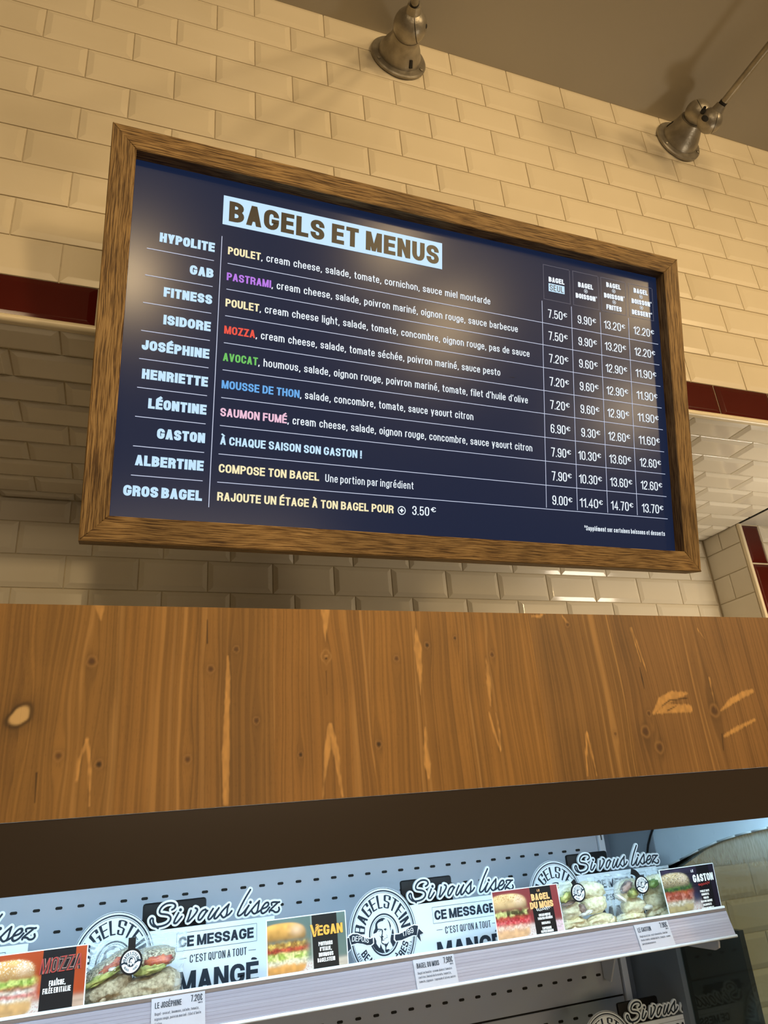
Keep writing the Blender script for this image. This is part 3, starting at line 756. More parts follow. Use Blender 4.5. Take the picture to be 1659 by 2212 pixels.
# light torn streaks: centre line with half widths (m)
streaks = [(pl([(985, 235), (985, 330), (978, 500), (975, 650), (972, 870)]), (.0006, .0030, .0032, .0046, .0030)),
           (pl([(1405, 22), (1405, 80), (1405, 170)]), (.006, .0035, .0006)), (pl([(432, 20), (434, 76)]), (.0045, .0006)),
           (pl([(1424, 530), (1412, 640), (1400, 760), (1396, 845)]), (.002, .0035, .0012, .0006)), (pl([(1428, 530), (1450, 650), (1466, 760), (1480, 840)]), (.002, .0035, .0016, .0008)),
           (pl([(375, 597), (345, 680), (330, 770)]), (.0008, .0014, .0004)), (pl([(375, 597), (388, 700), (385, 880)]), (.0008, .0014, .0005)),
           (pl([(138, 115), (147, 200), (155, 300), (158, 400)], 7), (.0006, .0052, .0030, .0004)), (pl([(180, 540), (180, 620), (188, 700), (195, 760)], 7), (.0006, .0022, .0042, .0012)),
           (pl([(440, 240), (455, 350), (462, 450)], 7), (.0004, .0030, .0006)), (pl([(455, 480), (478, 560), (503, 640)], 7), (.0005, .0016, .0014)), (pl([(485, 480), (500, 560), (505, 640)], 7), (.0003, .001, .0010)),
           (pl([(875, 565), (875, 650), (880, 750)], 7), (.001, .0014, .0004)), (pl([(878, 565), (898, 650), (920, 750)], 7), (.001, .0014, .0004)),
           (pl([(1065, 112), (1085, 180), (1110, 260)], 7), (.0010, .0008, .0003)), (pl([(1070, 112), (1100, 200), (1135, 300)], 7), (.0010, .0007, .0003)),
           (pl([(1355, 118), (1385, 160)], 7), (.0008, .0004)), (pl([(1405, 330), (1425, 420), (1432, 470)], 7), (.0016, .001, .0006)),
           (pl([(640, 62), (670, 62), (695, 50)], 7), (.001, .0028, .0008)), (pl([(770, 60), (792, 90)], 7), (.0006, .0018)),
           (pl([(1165, 482), (1200, 430), (1250, 405), (1308, 395)], 7), (.002, .0062, .0066, .0016)), (pl([(1180, 480), (1230, 460), (1318, 460)], 7), (.001, .0065, .0055)),
           (pl([(1455, 470), (1500, 430), (1550, 400), (1590, 385)], 7), (.0010, .0042, .0045, .003)), (pl([(1470, 580), (1530, 545), (1600, 510)], 7), (.0020, .0032, .0018))]
cracks = [(pl([(158, 740), (150, 865)]), (.0008, .0004)), (pl([(1105, 285), (1115, 330), (1125, 375)], 7), (.0005, .0012, .0003)), (pl([(1200, 450), (1235, 425), (1310, 415)], 7), (.0004, .0009, .0006)),
          (pl([(1225, 470), (1262, 450)], 7), (.0008, .0004)), (pl([(1460, 570), (1467, 640)], 7), (.0006, .0005)), (pl([(895, 80), (895, 180)]), (.0005, .0007)), (pl([(1408, 300), (1412, 400)]), (.0004, .0001))]
def seg_mask(x, z, cl, hw):
    m = np.full(x.shape, -1.0)
    for (p, q), (r0, r1) in zip(zip(cl[:-1], cl[1:]), zip(hw[:-1], hw[1:])):
        dx, dz = q[0]-p[0], q[1]-p[1]; L2 = dx*dx+dz*dz
        t = np.clip(((x-p[0])*dx+(z-p[1])*dz)/L2, 0, 1)
        d = np.hypot(x-p[0]-t*dx, z-p[1]-t*dz); m = np.maximum(m, (r0+(r1-r0)*t)-d)
    return m
def wood_image(x0, x1, seed, base):
    w = max(8, int((x1-x0)/.0006)); h = 130
    xs = np.linspace(x0, x1, w); zs = np.linspace(FZ1, FZ0, h); x, z = np.meshgrid(xs, zs)
    warp = (vnoise(h, w, 2, 3, seed)-.5)*.010
    gx = x + warp
    kn = np.zeros(x.shape)
    for kx, kz, kr, kind in knots:
        if kx < x0-.05 or kx > x1+.05: continue
        dx = (x-kx); dz = (z-kz)*.32; r = np.hypot(dx, dz)+1e-5
        gx = gx - np.sign(dx)*kr*1.3*np.exp(-(r/(kr*2.4))**2)*np.minimum(1, np.abs(dx)/kr)
    def line1d(g, n, sd, p=1.0):
        r = np.random.RandomState(sd); tab = r.rand(n+4); t = np.clip((g-x0+.03)/(x1-x0+.06), 0, 1)*n; i = t.astype(int); f = t-i; f = f*f*(3-2*f)
        return (tab[i]*(1-f)+tab[i+1]*f)**p
    L_ = x1-x0
    ring = line1d(gx, int(L_/.0028)+2, seed+1, 1); fine = line1d(gx, int(L_/.0011)+3, seed+2); broad = line1d(gx, int(L_/.03)+3, seed+3)
    img = np.zeros(x.shape+(3,)); base = np.array(base)*np.array((1.66,1.74,1.62))
    v = .82 + .10*(broad-.5)*2*.7 + .34*(fine-.5) + .16*(ring-.5) + .14*(vnoise(h, w, 5, 3, seed+9)-.5)
    img[:] = base*v[..., None]
    pore = (vnoise(h, w, h//3, w, seed+5) > .80)*.10
    img *= (1-pore)[..., None]
    r2 = line1d(gx, int(L_/.0036)+2, seed+13)*(.85+.3*vnoise(h, w, 3, max(2, w//12), seed+14)); hot = np.clip((r2-.74)/.2, 0, 1)*np.clip(line1d(gx, int(L_/.05)+2, seed+7)*2.4-.35, 0, 1)*.85
    lightc = np.array((.66, .385, .135))
    img = img*(1-.48*hot[..., None]) + lightc*.48*hot[..., None]
    for cl, hw in streaks:
        m = sig((seg_mask(x, z, cl, hw)+.0014*(fine-.5)+.0012*(vnoise(h, w, 40, max(2, w//5), seed+31)-.5))/.00045)
        if m.max() < .01: continue
        ed = sig((seg_mask(x, z, cl, hw)+.0012)/.0006)*(1-m)
        img *= (1-.25*ed)[..., None]
        c = np.array((.68, .385, .125))*(.82+.36*vnoise(h, w, 30, max(2, w//6), seed+21))[..., None]
        img = img*(1-m[..., None]*.9) + c*m[..., None]*.9
    for kx, kz, kr, kind in knots:
        if kx < x0-.03 or kx > x1+.03: continue
        an = np.arctan2(z-kz, x-kx); r = np.hypot((x-kx)*1.0+.35*(z-kz)*(kind == 'light')*-1, (z-kz)*.9)*(1+.05*np.sin(an*3+kx*90)+.03*np.sin(an*5))
        if kind == 'light':
            halo = np.exp(-(r/(kr*2.0))**2); img *= (1-.45*halo)[..., None]
            m = sig((kr-r)/.0005)[..., None]; img = img*(1-m) + np.array((.74, .52, .25))*m
            rim = np.exp(-((r-kr*1.25)/(kr*.22))**2); img *= (1-.5*rim)[..., None]
        elif kind == 'eye':
            m = sig(seg_mask(x, z, [(kx, kz+.006), (kx, kz+.001), (kx, kz-.009)], (.004, .0068, .0006))/.0005)
            m2 = sig(seg_mask(x, z, [(kx, kz+.006), (kx, kz+.001), (kx, kz-.009)], (.0032, .0058, .0001))/.0005)
            e = np.clip(m-m2, 0, 1)[..., None]; img = img*(1-e*.8) + np.array((.68, .40, .14))*e*.8
            d = sig((.0013-np.hypot(x-kx, z-kz+.001))/.0003)[..., None]; img = img*(1-d) + np.array((.03, .015, .008))*d
            d = sig(seg_mask(x, z, [(kx-.001, kz+.0015), (kx+.001, kz+.0018)], (.0012, .0012))/.0003)[..., None]; img = img*(1-d*.7) + np.array((.66, .38, .13))*d*.7
        else:
            core = {'hole': .28, 'dark': .5, 'red': .75}[kind]
            halo = np.exp(-(r/(kr*1.5))**2); img *= (1-.30*halo)[..., None]
            rg = np.exp(-((r-kr)/(kr*.25))**2)[..., None]*.45; img = img*(1-rg)+np.array((.46, .25, .085))*rg
            c = np.array((.10, .042, .018)) if kind != 'hole' else np.array((.025, .012, .006))
            m = sig((kr*.55-r)/.0004)[..., None]*(1-core*.5); img = img*(1-m)+c*m
    for cl, hw in cracks:
        m = sig(seg_mask(x, z, cl, hw)/.00025)[..., None]; img = img*(1-.85*m)+np.array((.02, .01, .004))*.85*m
    return np.clip(img, 0, 1)
cuts = [-.62, -.40, -.20, X(50, 1500)] + [X(u, 1500) for u in (262, 425, 590, 800, 1000, 1168, 1350, 1580)] + [1.24]
tones = [(.215,.108,.030), (.235,.118,.033), (.205,.104,.030), (.215,.110,.031), (.240,.120,.033), (.215,.108,.031), (.230,.112,.030), (.245,.120,.031), (.238,.117,.031), (.205,.104,.033), (.195,.098,.034), (.210,.105,.036)]
for i in range(len(cuts)-1):
    x0, x1 = cuts[i]+.00002, cuts[i+1]-.00002
    body = MB().box((x0, YF+.0004, FZ0), (x1, YF+.024, FZ1)).build('stave', m_stave, fascia)
    a = body.data.color_attributes.new('col', 'FLOAT_COLOR', 'POINT')
    a.data.foreach_set('color', list((*tones[i], 1))*len(body.data.vertices))
    img = wood_image(x0, x1, 100+i*17, tones[i])
    pc = picture('stave_face', img, (lambda x0, x1: (lambda u, v: (x0+(x1-x0)*u, YF, FZ0+(FZ1-FZ0)*v)))(x0, x1), m_stave, body)
MB().box((-.62, YF+.024, FZ0+.004), (1.24, YF+.030, FZ1-.006)).build('light_stop', mat('light_stop_wood', (.20,.11,.045), .7), fascia)  # added unseen backing, keeps light from leaking between the staves
tb_ = at(219, 1300, 1, -.405)
o = MB().box((tb_[0]-.0065, -.409, FZ1-.02), (tb_[0]+.0065, -.401, FZ1+.0072), bev=.001).build('plastic_clip', mat('cream_plastic', (.72,.58,.36), .4), None, loc=(tb_[0], -.405, FZ1-.02))
tag(o, 'small cream plastic clip standing up behind the wooden board, left', 'clip')

# ------------------------------------------------------------------ chilled cabinet
XS = 1.14                                   # inner face of the end panel
cab = empty('chilled_cabinet', (.4, -.1, -2.45), label='open chilled display cabinet with slotted grey back panels under the wooden board', cat='refrigerator')
mb = MB(); x0, x1 = -.95, 1.17
mb.ring([[(x, y, z) for y, z in ((-.4385, FZ0-.0002), (-.4335, FZ0-.0002), (-.4255, -.9905), (-.4305, -.9905))] for x in (x0, x1)])
o = mb.build('canopy_panel', m_brown, cab); o['label'] = 'dark brown glossy canopy lip'
MB().box((x0, -.4165, -.9345), (x1, .30, -.9250)).build('canopy_roof', m_white, cab)
MB().box((x0, .125, -2.1), (x1+.0, .30, -.9345)).build('rear_wall', m_white, cab)
MB().box((x0, -.40, -2.45), (x1, .30, -2.0)).build('base', m_brown, cab)
MB().box((x0-.02, -.41, -2.0), (x0, .30, -.9345)).build('left_end_panel', m_white, cab)
slot_me = None
def slot(x, z, parent, m=m_dark, w=.0105, h=.0043, yy=.0996, name='slot'):
    global slot_me
    if slot_me is None:
        mb = MB(); pts = []
        for k in range(8):
            a = math.pi/2 + math.pi*k/7; pts.append((-(w/2-h/2)+h/2*math.cos(a), h/2*math.sin(a)))
        for k in range(8):
            a = -math.pi/2 + math.pi*k/7; pts.append(((w/2-h/2)+h/2*math.cos(a), h/2*math.sin(a)))
        mb.ring([[(a, .002, b) for a, b in pts], [(a, -.0002, b) for a, b in pts]])
        slot_me = bpy.data.meshes.new('slot'); slot_me.from_pydata(mb.v, [], mb.f); slot_me.materials.append(m)
    o = bpy.data.objects.new(name, slot_me); COL.objects.link(o); o.parent = parent
    o.location = Vector((x, yy, z)) - parent.location - (parent.parent.location if parent.parent else Vector((0, 0, 0)))
    return o
bp1 = MB().box((x0, .1, -1.2935), (1.1125, .104, -.9350), bev=.0008).build('back_panel', m_back, cab)
bp2 = MB().box((x0, .1, -1.64), (1.1125, .104, -1.2965), bev=.0008).build('back_panel', m_back, cab)
MB().box((x0, .1, -2.0), (1.1125, .104, -1.643), bev=.0008).build('back_panel', m_back, cab)
MB().box((x0, .104, -2.0), (1.1125, .110, -.9350)).build('backing', m_dark, cab)
def pslot(x, z, par): 
    o = slot(x, z, cab); o.parent = par; o.location = Vector((x, .0996, z)) - Vector(cab.location)
for k in range(-14, 27):
    x = .229+.0321*k
    if x > 1.085: continue
    if x > -.22:
        pslot(x, -1.040, bp1); pslot(x, -1.0725, bp1)
    if x > .30:
        pslot(x-.0005, -1.256, bp1); pslot(x, -1.3165, bp2)
up = MB().box((1.1145, .094, -2.0), (1.1275, .112, -.9350), bev=.001).build('upright', m_white, cab)
for z in (-.99, -1.09, -1.19, -1.33, -1.43): MB().box((1.1192, .0935, z-.036), (1.1215, .0945, z+.022)).build('upright_slot', m_dark, up)
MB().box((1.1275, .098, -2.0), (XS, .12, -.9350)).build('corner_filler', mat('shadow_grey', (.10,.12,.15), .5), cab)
# end panel: an opaque rear strip, a pressed upper plate with a curved lower edge and a glass pane below it
cp = [at(u, v, 0, XS) for u, v in ((1396, 1893), (1440, 1871), (1470, 1857), (1510, 1836), (1550, 1818), (1590, 1805), (1625, 1796), (1659, 1788))]
curve = [(float(p[1]), float(p[2])) for p in cp]
curve.append((-.405, curve[-1][1]+.020))
m_plate = noisy(mat('pressed_blue_grey_plate', (.40,.50,.56), .35), (.36,.45,.52), (.44,.53,.58), 7)
ya = float(at(1408, 1800, 0, XS)[1])
rs = MB().box((XS, ya, -2.0), (XS+.022, .30, -.9250)).build('end_panel_rear', mat('end_panel_grey', (.17,.20,.23), .35), cab)
top = [(ya, -.9255)] + [(ya, curve[0][1])] + curve + [(-.405, -.9255)]
mb = MB(); mb.ring([[(XS+.002, y, z) for y, z in top], [(XS+.018, y, z) for y, z in top]]); pla = mb.build('end_plate', m_plate, cab); pla['label'] = 'blue grey upper plate with curved lower edge'
for u, v in ((1434, 1811), (1461, 1808), (1486, 1805), (1512, 1802), (1538, 1799), (1443, 1851), (1468, 1848)):  # small discs standing for faint reflections of the back panel slots
    p = at(u, v, 0, XS); mb = MB()
    mb.lathe((XS+.003, p[1], p[2]), (-1, 0, 0), [(0, .0028), (.0013, .0028)], 10); mb.build('reflected_dot', m_plate, pla)
gk = [at(u, v, 0, XS-.001) for u, v in ((1412, 1785), (1405, 1805), (1400, 1825), (1398, 1845), (1400, 1866), (1407, 1885))]
mb = MB()
for a, b in zip(gk[:-1], gk[1:]): mb.lathe(a, np.array(b)-np.array(a), [(0, .0022), (float(np.linalg.norm(np.array(b)-np.array(a))), .0022)], 8)
mb.build('gasket', m_black, cab)
mb = MB(); q = [(XS-.001, y, z) for y, z in curve]
for a, b in zip(q[:-1], q[1:]):
    ln = math.dist(a, b); mb.lathe(a, np.array(b)-np.array(a), [(-.0005, .0016), (ln+.0005, .0016)], 8)
o = mb.build('plate_edge', mat('edge_steel', (.34,.40,.42), .5), cab, smooth=True); o['label'] = 'thin bright edge strip along the curve'
def glass_mat():
    m = bpy.data.materials.new('end_glass'); m.use_nodes = True; nt = m.node_tree; nt.nodes.clear()
    out = N(m, 'ShaderNodeOutputMaterial'); tr = N(m, 'ShaderNodeBsdfTransparent'); tr.inputs[0].default_value = (.33,.43,.42,1)
    gl = N(m, 'ShaderNodeBsdfGlossy'); gl.inputs['Roughness'].default_value = .06; gl.inputs[0].default_value = (.8,.9,.85,1)
    fr = N(m, 'ShaderNodeLayerWeight'); fr.inputs[0].default_value = .12; mx = N(m, 'ShaderNodeMixShader')
    mf = N(m, 'ShaderNodeMath', operation='MULTIPLY'); mf.inputs[1].default_value = .6; L(m, fr.outputs['Facing'], mf.inputs[0]); L(m, mf.outputs[0], mx.inputs[0]); L(m, tr.outputs[0], mx.inputs[1]); L(m, gl.outputs[0], mx.inputs[2])
    df = N(m, 'ShaderNodeBsdfDiffuse'); df.inputs[0].default_value = (.5,.58,.54,1); mx2 = N(m, 'ShaderNodeMixShader')
    tc = N(m, 'ShaderNodeTexCoord'); mp = N(m, 'ShaderNodeMapping'); mp.inputs['Scale'].default_value = (1, 150, 25); mp.inputs['Rotation'].default_value = (.6, 0, 0); n = N(m, 'ShaderNodeTexNoise'); n.inputs['Scale'].default_value = 3; n.inputs['Detail'].default_value = 6
    L(m, tc.outputs['Object'], mp.inputs[0]); L(m, mp.outputs[0], n.inputs['Vector'])
    sx = N(m, 'ShaderNodeSeparateXYZ'); L(m, tc.outputs['Object'], sx.inputs[0])
    mr = N(m, 'ShaderNodeMapRange'); mr.inputs['From Min'].default_value = 2.45-1.085; mr.inputs['From Max'].default_value = 2.45-1.02; mr.inputs['To Min'].default_value = 0; mr.inputs['To Max'].default_value = .9
    L(m, sx.outputs[2], mr.inputs['Value']); mu = N(m, 'ShaderNodeMath', operation='MULTIPLY'); L(m, mr.outputs[0], mu.inputs[0]); L(m, n.outputs['Fac'], mu.inputs[1])
    ad = N(m, 'ShaderNodeMath', operation='ADD'); ad.inputs[1].default_value = .05; L(m, mu.outputs[0], ad.inputs[0])
    L(m, ad.outputs[0], mx2.inputs[0]); L(m, mx.outputs[0], mx2.inputs[1]); L(m, df.outputs[0], mx2.inputs[2]); L(m, mx2.outputs[0], out.inputs[0])
    return m
m_gl = glass_mat()
gp = [(ya, curve[0][1])] + curve + [(-.405, -2.0), (ya, -2.0)]
mb = MB(); mb.add([(XS+.010, y, z) for y, z in gp], [tuple(range(len(gp)))]); o = mb.build('end_glass', m_gl, cab, fix=False); o['label'] = 'greenish glass end pane'
mb = MB().box((XS+.012, -.195, -2.0), (XS+.022, ya, -1.165)).build('dark_reflection_panel', mat('dark_reflection', (.030,.028,.022), .35), cab)  # added dark sheet, stands for the dim interior mirrored in the glass
# shelf with rail
sh = MB().box((-.93, -.246, -1.1585), (1.086, .098, -1.154), bev=.0008).build('shelf', m_white, cab)
mb = MB(); R = []
pr = [(-.2465, -1.1195), (-.2440, -1.1195), (-.2440, -1.1600), (-.2560, -1.1600), (-.2575, -1.1560), (-.2570, -1.1555), (-.2488, -1.1258), (-.2465, -1.1250)]
R = [[(x, y, z) for y, z in pr] for x in (-.93, 1.0885)]
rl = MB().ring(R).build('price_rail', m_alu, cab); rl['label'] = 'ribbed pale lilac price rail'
m_lip = mat('white_lip', (.74,.80,.84), .35)
MB().box((-.93, -.2480, -1.1213), (1.0885, -.2440, -1.1183), bev=.0005).build('rail_lip', m_lip, rl)
MB().box((-.93, -.2479, -1.1250), (1.0885, -.2462, -1.1215)).build('lip_shadow', mat('lip_shadow_brown', (.17,.13,.115), .5), rl)  # brown strip paints the shade under the clear lip
o = MB().tube([(-.93, -.2580, -1.1585), (1.0895, -.2580, -1.1585)], .0022, 10).build('rail_bead', mat('clear_bead', (.72,.80,.88), .15, spec=.7), rl, smooth=True)
for i in range(7):
    t = .12+.12*i; y = -.2488+(-.2570+.2488)*t; z = -1.1258+(-1.1555+1.1258)*t
    MB().box((-.93, y-.00012, z-.0003), (1.0885, y+.001, z+.0003)).build('rib', m_alu, rl)
# shelf bracket at the right end
def b2(u, v): p = at(u, v, 0, 1.075); return (float(p[1]), float(p[2]))
bk = [(.098, -1.1605), (.098, b2(1355, 2122)[1]), (.075, b2(1355, 2122)[1]-.004), b2(1372, 2075), (.0, -1.186)]
mb = MB(); bk = [(.098, -1.1605), (.098, -1.262), (.078, -1.266), (.035, -1.196), (-.10, -1.182), (-.222, -1.180), (-.231, -1.176), (-.233, -1.168), (-.230, -1.1605)]
mb.ring([[(x, y, z) for y, z in bk] for x in (1.073, 1.0765)]); mb.build('shelf_bracket', m_white, cab)
# lower shelf (its front is below the picture)
MB().box((-.93, -.21, -1.3830), (1.086, .098, -1.378), bev=.0008).build('shelf', m_white, cab)
MB().ring([[(x, y, z-.226) for y, z in [(a+.035, b) for a, b in pr]] for x in (-.93, 1.0885)]).build('price_rail', m_alu, cab)
# cool lamp tube hidden behind the canopy lip
o = MB().tube([(-.92, -.402, -.9455), (1.12, -.402, -.9455)], .008, 12).build('lamp_tube', m_led, cab, smooth=True)
ll = light('cabinet_light', 'AREA', (.10, -.398, -.9565), 2.6, (.60, .84, 1.0), 2.04, size_y=.02)
ll.rotation_euler = (math.radians(22), 0, 0)

# ------------------------------------------------------------------ message signs
YB_ = -.13
def BP(u, v): p = at(u, v, 1, YB_); return np.array([p[0]-.2259, p[2]+1.0525])       # sign coordinates (x, z)
def BC(u, v): p = at(u, v, 1, YB_); return np.array([p[0]-.2259-.3785, p[2]+1.0525+.0095])
def b1_(x, y): return BP(310+x*.09645, 1910+y*.09645)
def b2_(x, y): return BP(450+x*.09645, 1900+y*.09645)
def b3_(x, y): return BP(360+x*.1808, 1900+y*.1808)
def c5_(x, y): return BC(740+x*.12056, 1880+y*.12056)
def cpo(x, y): return BC(800+x*.04972, 1960+y*.04972)
def sm(pts, n=4):
    """smooth a hand-traced line (Catmull-Rom)"""
    P = [np.array(p) for p in pts]; P = [2*P[0]-P[1]] + P + [2*P[-1]-P[-2]]; out = []
    for i in range(1, len(P)-2):
        for j in range(n):
            t = j/n; a, b, c, d = P[i-1:i+3]
            out.append(.5*((2*b)+(-a+c)*t+(2*a-5*b+4*c-d)*t*t+(-a+3*b-3*c+d)*t**3))
    out.append(P[-2]); return out
script = [sm([b1_(*p) for p in L0]) for L0 in (
    [(635,572),(690,540),(716,490),(690,438),(620,418),(520,432),(430,485),(372,560),(358,625),(395,662),(480,672),(560,692),(606,745),(590,820),(520,890),(420,932),(310,950),(220,938),(162,880),(146,810),(178,762),(212,775),(215,835),(240,905),(325,985)],
    [(785,640),(705,785),(682,862),(730,868),(795,800),(855,725)],
    [(1062,590),(1020,720),(985,825),(1020,820),(1130,700),(1198,600),(1198,552),(1160,532)],
    [(1385,560),(1310,600),(1240,705),(1225,785),(1270,792),(1350,695),(1402,600),(1385,560)], [(1385,640),(1432,590)])]
script += [sm([b2_(*p) for p in L0]) for L0 in (
    [(105,648),(45,745),(-5,850),(10,890),(60,860),(150,740),(235,632)], [(235,632),(165,745),(128,850),(160,872),(230,810),(330,680),(460,552)],
    [(460,552),(428,640),(415,740),(385,820),(330,848),(290,805),(275,780)], [(385,820),(460,775),(522,700)],
    [(940,225),(800,460),(685,690),(652,780),(690,808),(780,740),(905,578)], [(905,578),(835,700),(812,790),(860,792),(960,680),(1050,570),(1140,475)],
    [(1140,475),(1115,600),(1098,690),(1065,745),(1018,762),(978,725),(968,695)], [(1075,745),(1140,705),(1200,655)],
    [(1200,655),(1290,620),(1345,562),(1330,512),(1270,532),(1195,640),(1180,725),(1220,755),(1300,705),(1375,605)],
    [(1418,572),(1412,522),(1470,502),(1560,506),(1590,500)], [(1545,520),(1450,610),(1372,690),(1362,728)], [(1372,690),(1440,692),(1490,728),(1550,720),(1585,672),(1575,622)])]
dots = [b1_(827, 572), b2_(940, 507)]
PXM = float(np.linalg.norm(b1_(1000, 500)-b1_(900, 500)))/100
TK = [0]
def thick(mb, pts, w, y0, y1, mi=0):
    f = lambda y: (lambda a, b: (a, y, b))
    P = [np.array(p) for p in pts]; tmp = MB(); stroke(tmp, P, False, w, w, f(y0), 0, cap=False)
    n = len(P); fr = tmp.v
    for i in range(n-1):
        TK[0] += 1; dy = -(TK[0] % 23)*1.5e-5
        q = [(x, y+dy, z) for x, y, z in (fr[i], fr[i+1], fr[n+i+1], fr[n+i])]
        mb.add(q + [(x, y1, z) for x, _, z in q], [(0,1,2,3), (7,6,5,4), (0,4,5,1), (2,6,7,3)], mi)
    for e in (P[0], P[-1]):
        TK[0] += 1; mb.lathe((e[0], y0+.00005+(TK[0] % 23)*2e-5, e[1]), (0, 1, 0), [(0, w/2), (y1-y0-.0006, w/2)], 14, mi)
def sign(loc, label, part_label=None):
    base = empty('message_sign', tuple(loc), label=label, cat='shelf sign', group='white message boards on the cabinet shelves')
    O_ = np.array(base.location)
    def W2(y): return lambda a, b: (O_[0]+a, O_[1]+y, O_[2]+b)
    bot_ = (-1.1535 if loc[2] > -1.15 else -1.377) - loc[2]
    def mk(name, mb, m):     # mb in sign coordinates, cut level with the shelf
        mb.v = [(x, y, max(z, bot_)) for x, y, z in mb.v]
        mb.v = [(O_[0]+x, O_[1]+y, O_[2]+z) for x, y, z in mb.v]; return mb.build(name, m, base, fix=False)
    # board
    tl = BC(895, 1985); tr = b3_(1288, 430); zt_ = float(b3_(1288, 432)[1]); xr = float(tr[0])
    cx, cz = [float(v) for v in (c5_(762, 1120))]
    RX = float(abs(c5_(1352, 1060)[0]-c5_(165, 1120)[0]))/2; RZ = float(c5_(785, 305)[1]-cz)
    mb = MB(); xl = cx; bot = (-1.1535 if loc[2] > -1.15 else -1.377) - loc[2]; mb.box((xl, 0, bot), (xr, .003, zt_)); mk('board', mb, m_board)
    mb = MB(); mb.lathe((0, 0, 0), (0, 1, 0), [(0, 1), (.003, 1)], 56)
    mb.v = [(cx+x*RX, y-.0012, cz+z*RZ) for x, y, z in mb.v]; mk('logo_plate', mb, m_board)
    # script lettering cut out of the board
    mb = MB()
    for s in script: thick(mb, s, 124*PXM, -.0008, .0030)
    for d in dots: mb.lathe((d[0], -.00070, d[1]), (0, 1, 0), [(0, 76*PXM), (.0030, 76*PXM)], 18)
    mk('script_backing', mb, m_lip)
    mb = MB()
    for s in script: 
        stroke(mb, s, False, 42*PXM, 42*PXM, lambda a, b: (a, -.0013, b), 0, cap=False, fan=True)
        for e in (s[0], s[-1]): disc(mb, e[0], e[1], 21*PXM, lambda a, b: (a, -.00115, b), 0, 10)
    for d in dots: disc(mb, d[0], d[1], 34*PXM, lambda a, b: (a, -.00128, b), 0, 14)
    o = mk('script_lettering', mb, m_ink); o['label'] = 'dark brush script reading Si vous lisez'
    # holder
    h0 = b1_(0, 470); h1 = b1_(1425, 300); mb = MB(); mb.box((h0[0]-.0003, .0045, -.020), (h1[0]+.0, .012, h1[1]+.0005), bev=.0035); o = mk('holder', mb, m_hold); smooth_by_angle(o); o['label'] = 'black rounded holder'
    # printed words
    f = lambda a, b: (a, -.0006, b); mb = MB()
    lb = BC(880+270*.2049, 1860+490*.2049); rb = b3_(1075, 522); rb2 = b3_(1075, 730)
    x0_, x1_, z1_, z0_ = float(lb[0]), float(rb[0]), float(rb[1]), float(rb2[1])
    for a, b in (((x0_, z0_), (x1_, z0_)), ((x0_, z1_), (x1_, z1_)), ((x0_, z0_), (x0_, z1_)), ((x1_, z0_), (x1_, z1_))): stroke(mb, [a, b], False, .0004, .0004, f)
    pb = b3_(1040, 693); pt = b3_(1040, 568); lx = float(BC(880+298*.2049, 1860+600*.2049)[0]); hh = float(pt[1]-pb[1])
    text(mb, 'CE MESSAGE', lx, float(pb[1]), float(pb[0]), hh, .0032, f, space=.45, sp=.0041)
    pb = b3_(955, 897); pt = b3_(955, 805); pl_ = b3_(275, 975)
    text(mb, 'C\u2019EST QU\u2019ON A TOUT', float(pl_[0]), float(pb[1]), float(pb[0]), float(pt[1]-pb[1]), .0012, f, space=.5, sp=.0024)
    for a, b in ((b3_(150, 948), b3_(238, 938)), (b3_(977, 845), b3_(1066, 834))): stroke(mb, [a, b], False, .0006, .0006, f, cap=False)
    pb = b3_(1100, 1215); pt = b3_(1097, 968); lx = float(b3_(125, 1300)[0])
    acc = [b3_(*p) for p in ((1008,945),(1022,928),(1052,926),(1078,938),(1078,952),(1008,957))]; mb.add([f(*p) for p in acc], [tuple(range(6))])
    text(mb, 'MANGE', lx, float(pb[1]), float(pb[0]), float(pt[1]-pb[1]), .0060, f, sp=.0078)
    o = mk('lettering', mb, m_ink); o['label'] = 'dark capitals CE MESSAGE C\u2019EST QU\u2019ON A TOUT MANG\u00c9'
    # round emblem
    g = lambda a, b: (a, -.0016, b); g2 = lambda a, b: (a, -.0020, b); g3 = lambda a, b: (a, -.0024, b)
    mb = MB(); k = RX
    ringline(mb, cx, cz, RX*.985, RZ*.985, k*.014, g, 0, 72); ringline(mb, cx, cz, RX*.925, RZ*.925, k*.035, g, 0, 72); ringline(mb, cx, cz, RX*.885, RZ*.885, k*.010, g, 0, 72)
    pc = cpo(675, 1150); prx = float(cpo(1322, 1150)[0]-cpo(25, 1150)[0])/2; prz = float(cpo(675, 235)[1]-cpo(675, 2095)[1])/2
    ringline(mb, pc[0], pc[1], prx*.95, prz*.95, prx*.085, g, 0, 60); ringline(mb, pc[0], pc[1], prx*.84, prz*.84, prx*.022, g, 0, 60)
    def arc(s, th0, th1, r0, r1, w, sp, mi=0, lift=g, up=True):
        n = 1.0
        def fm_(a, b):
            th = math.radians(th0+(th1-th0)*a); rho = r0+(r1-r0)*b
            return lift(cx+RX*rho*math.cos(th), cz+RZ*rho*math.sin(th))
        text(mb, s, 0, 0, 1, 1, w, fm_, mi, sp=sp, wy=3.0 if up else 2.6)
    arc('BAGELSTEIN', 176, 6, .545, .84, .028, .046)
    arc('BEAUX', 208, 256, .78, .60, .060, .09, up=False); arc('P\u00c8RES', 292, 340, .78, .60, .060, .09, up=False); arc('&', 267, 275, .86, .66, .2, .1, up=False)
    arc('THE OLD', 203, 240, .87, .81, .03, .08, up=False); arc('E BAGEL', 308, 345, .87, .81, .03, .08, up=False)
    o = mk('emblem_print', mb, m_ink); o['label'] = 'round black emblem with arched lettering BAGELSTEIN'
    mb = MB()
    def poly(pts, fn, lift, mi): mb.add([lift(*fn(*p)) for p in pts], [tuple(range(len(pts)))], mi)
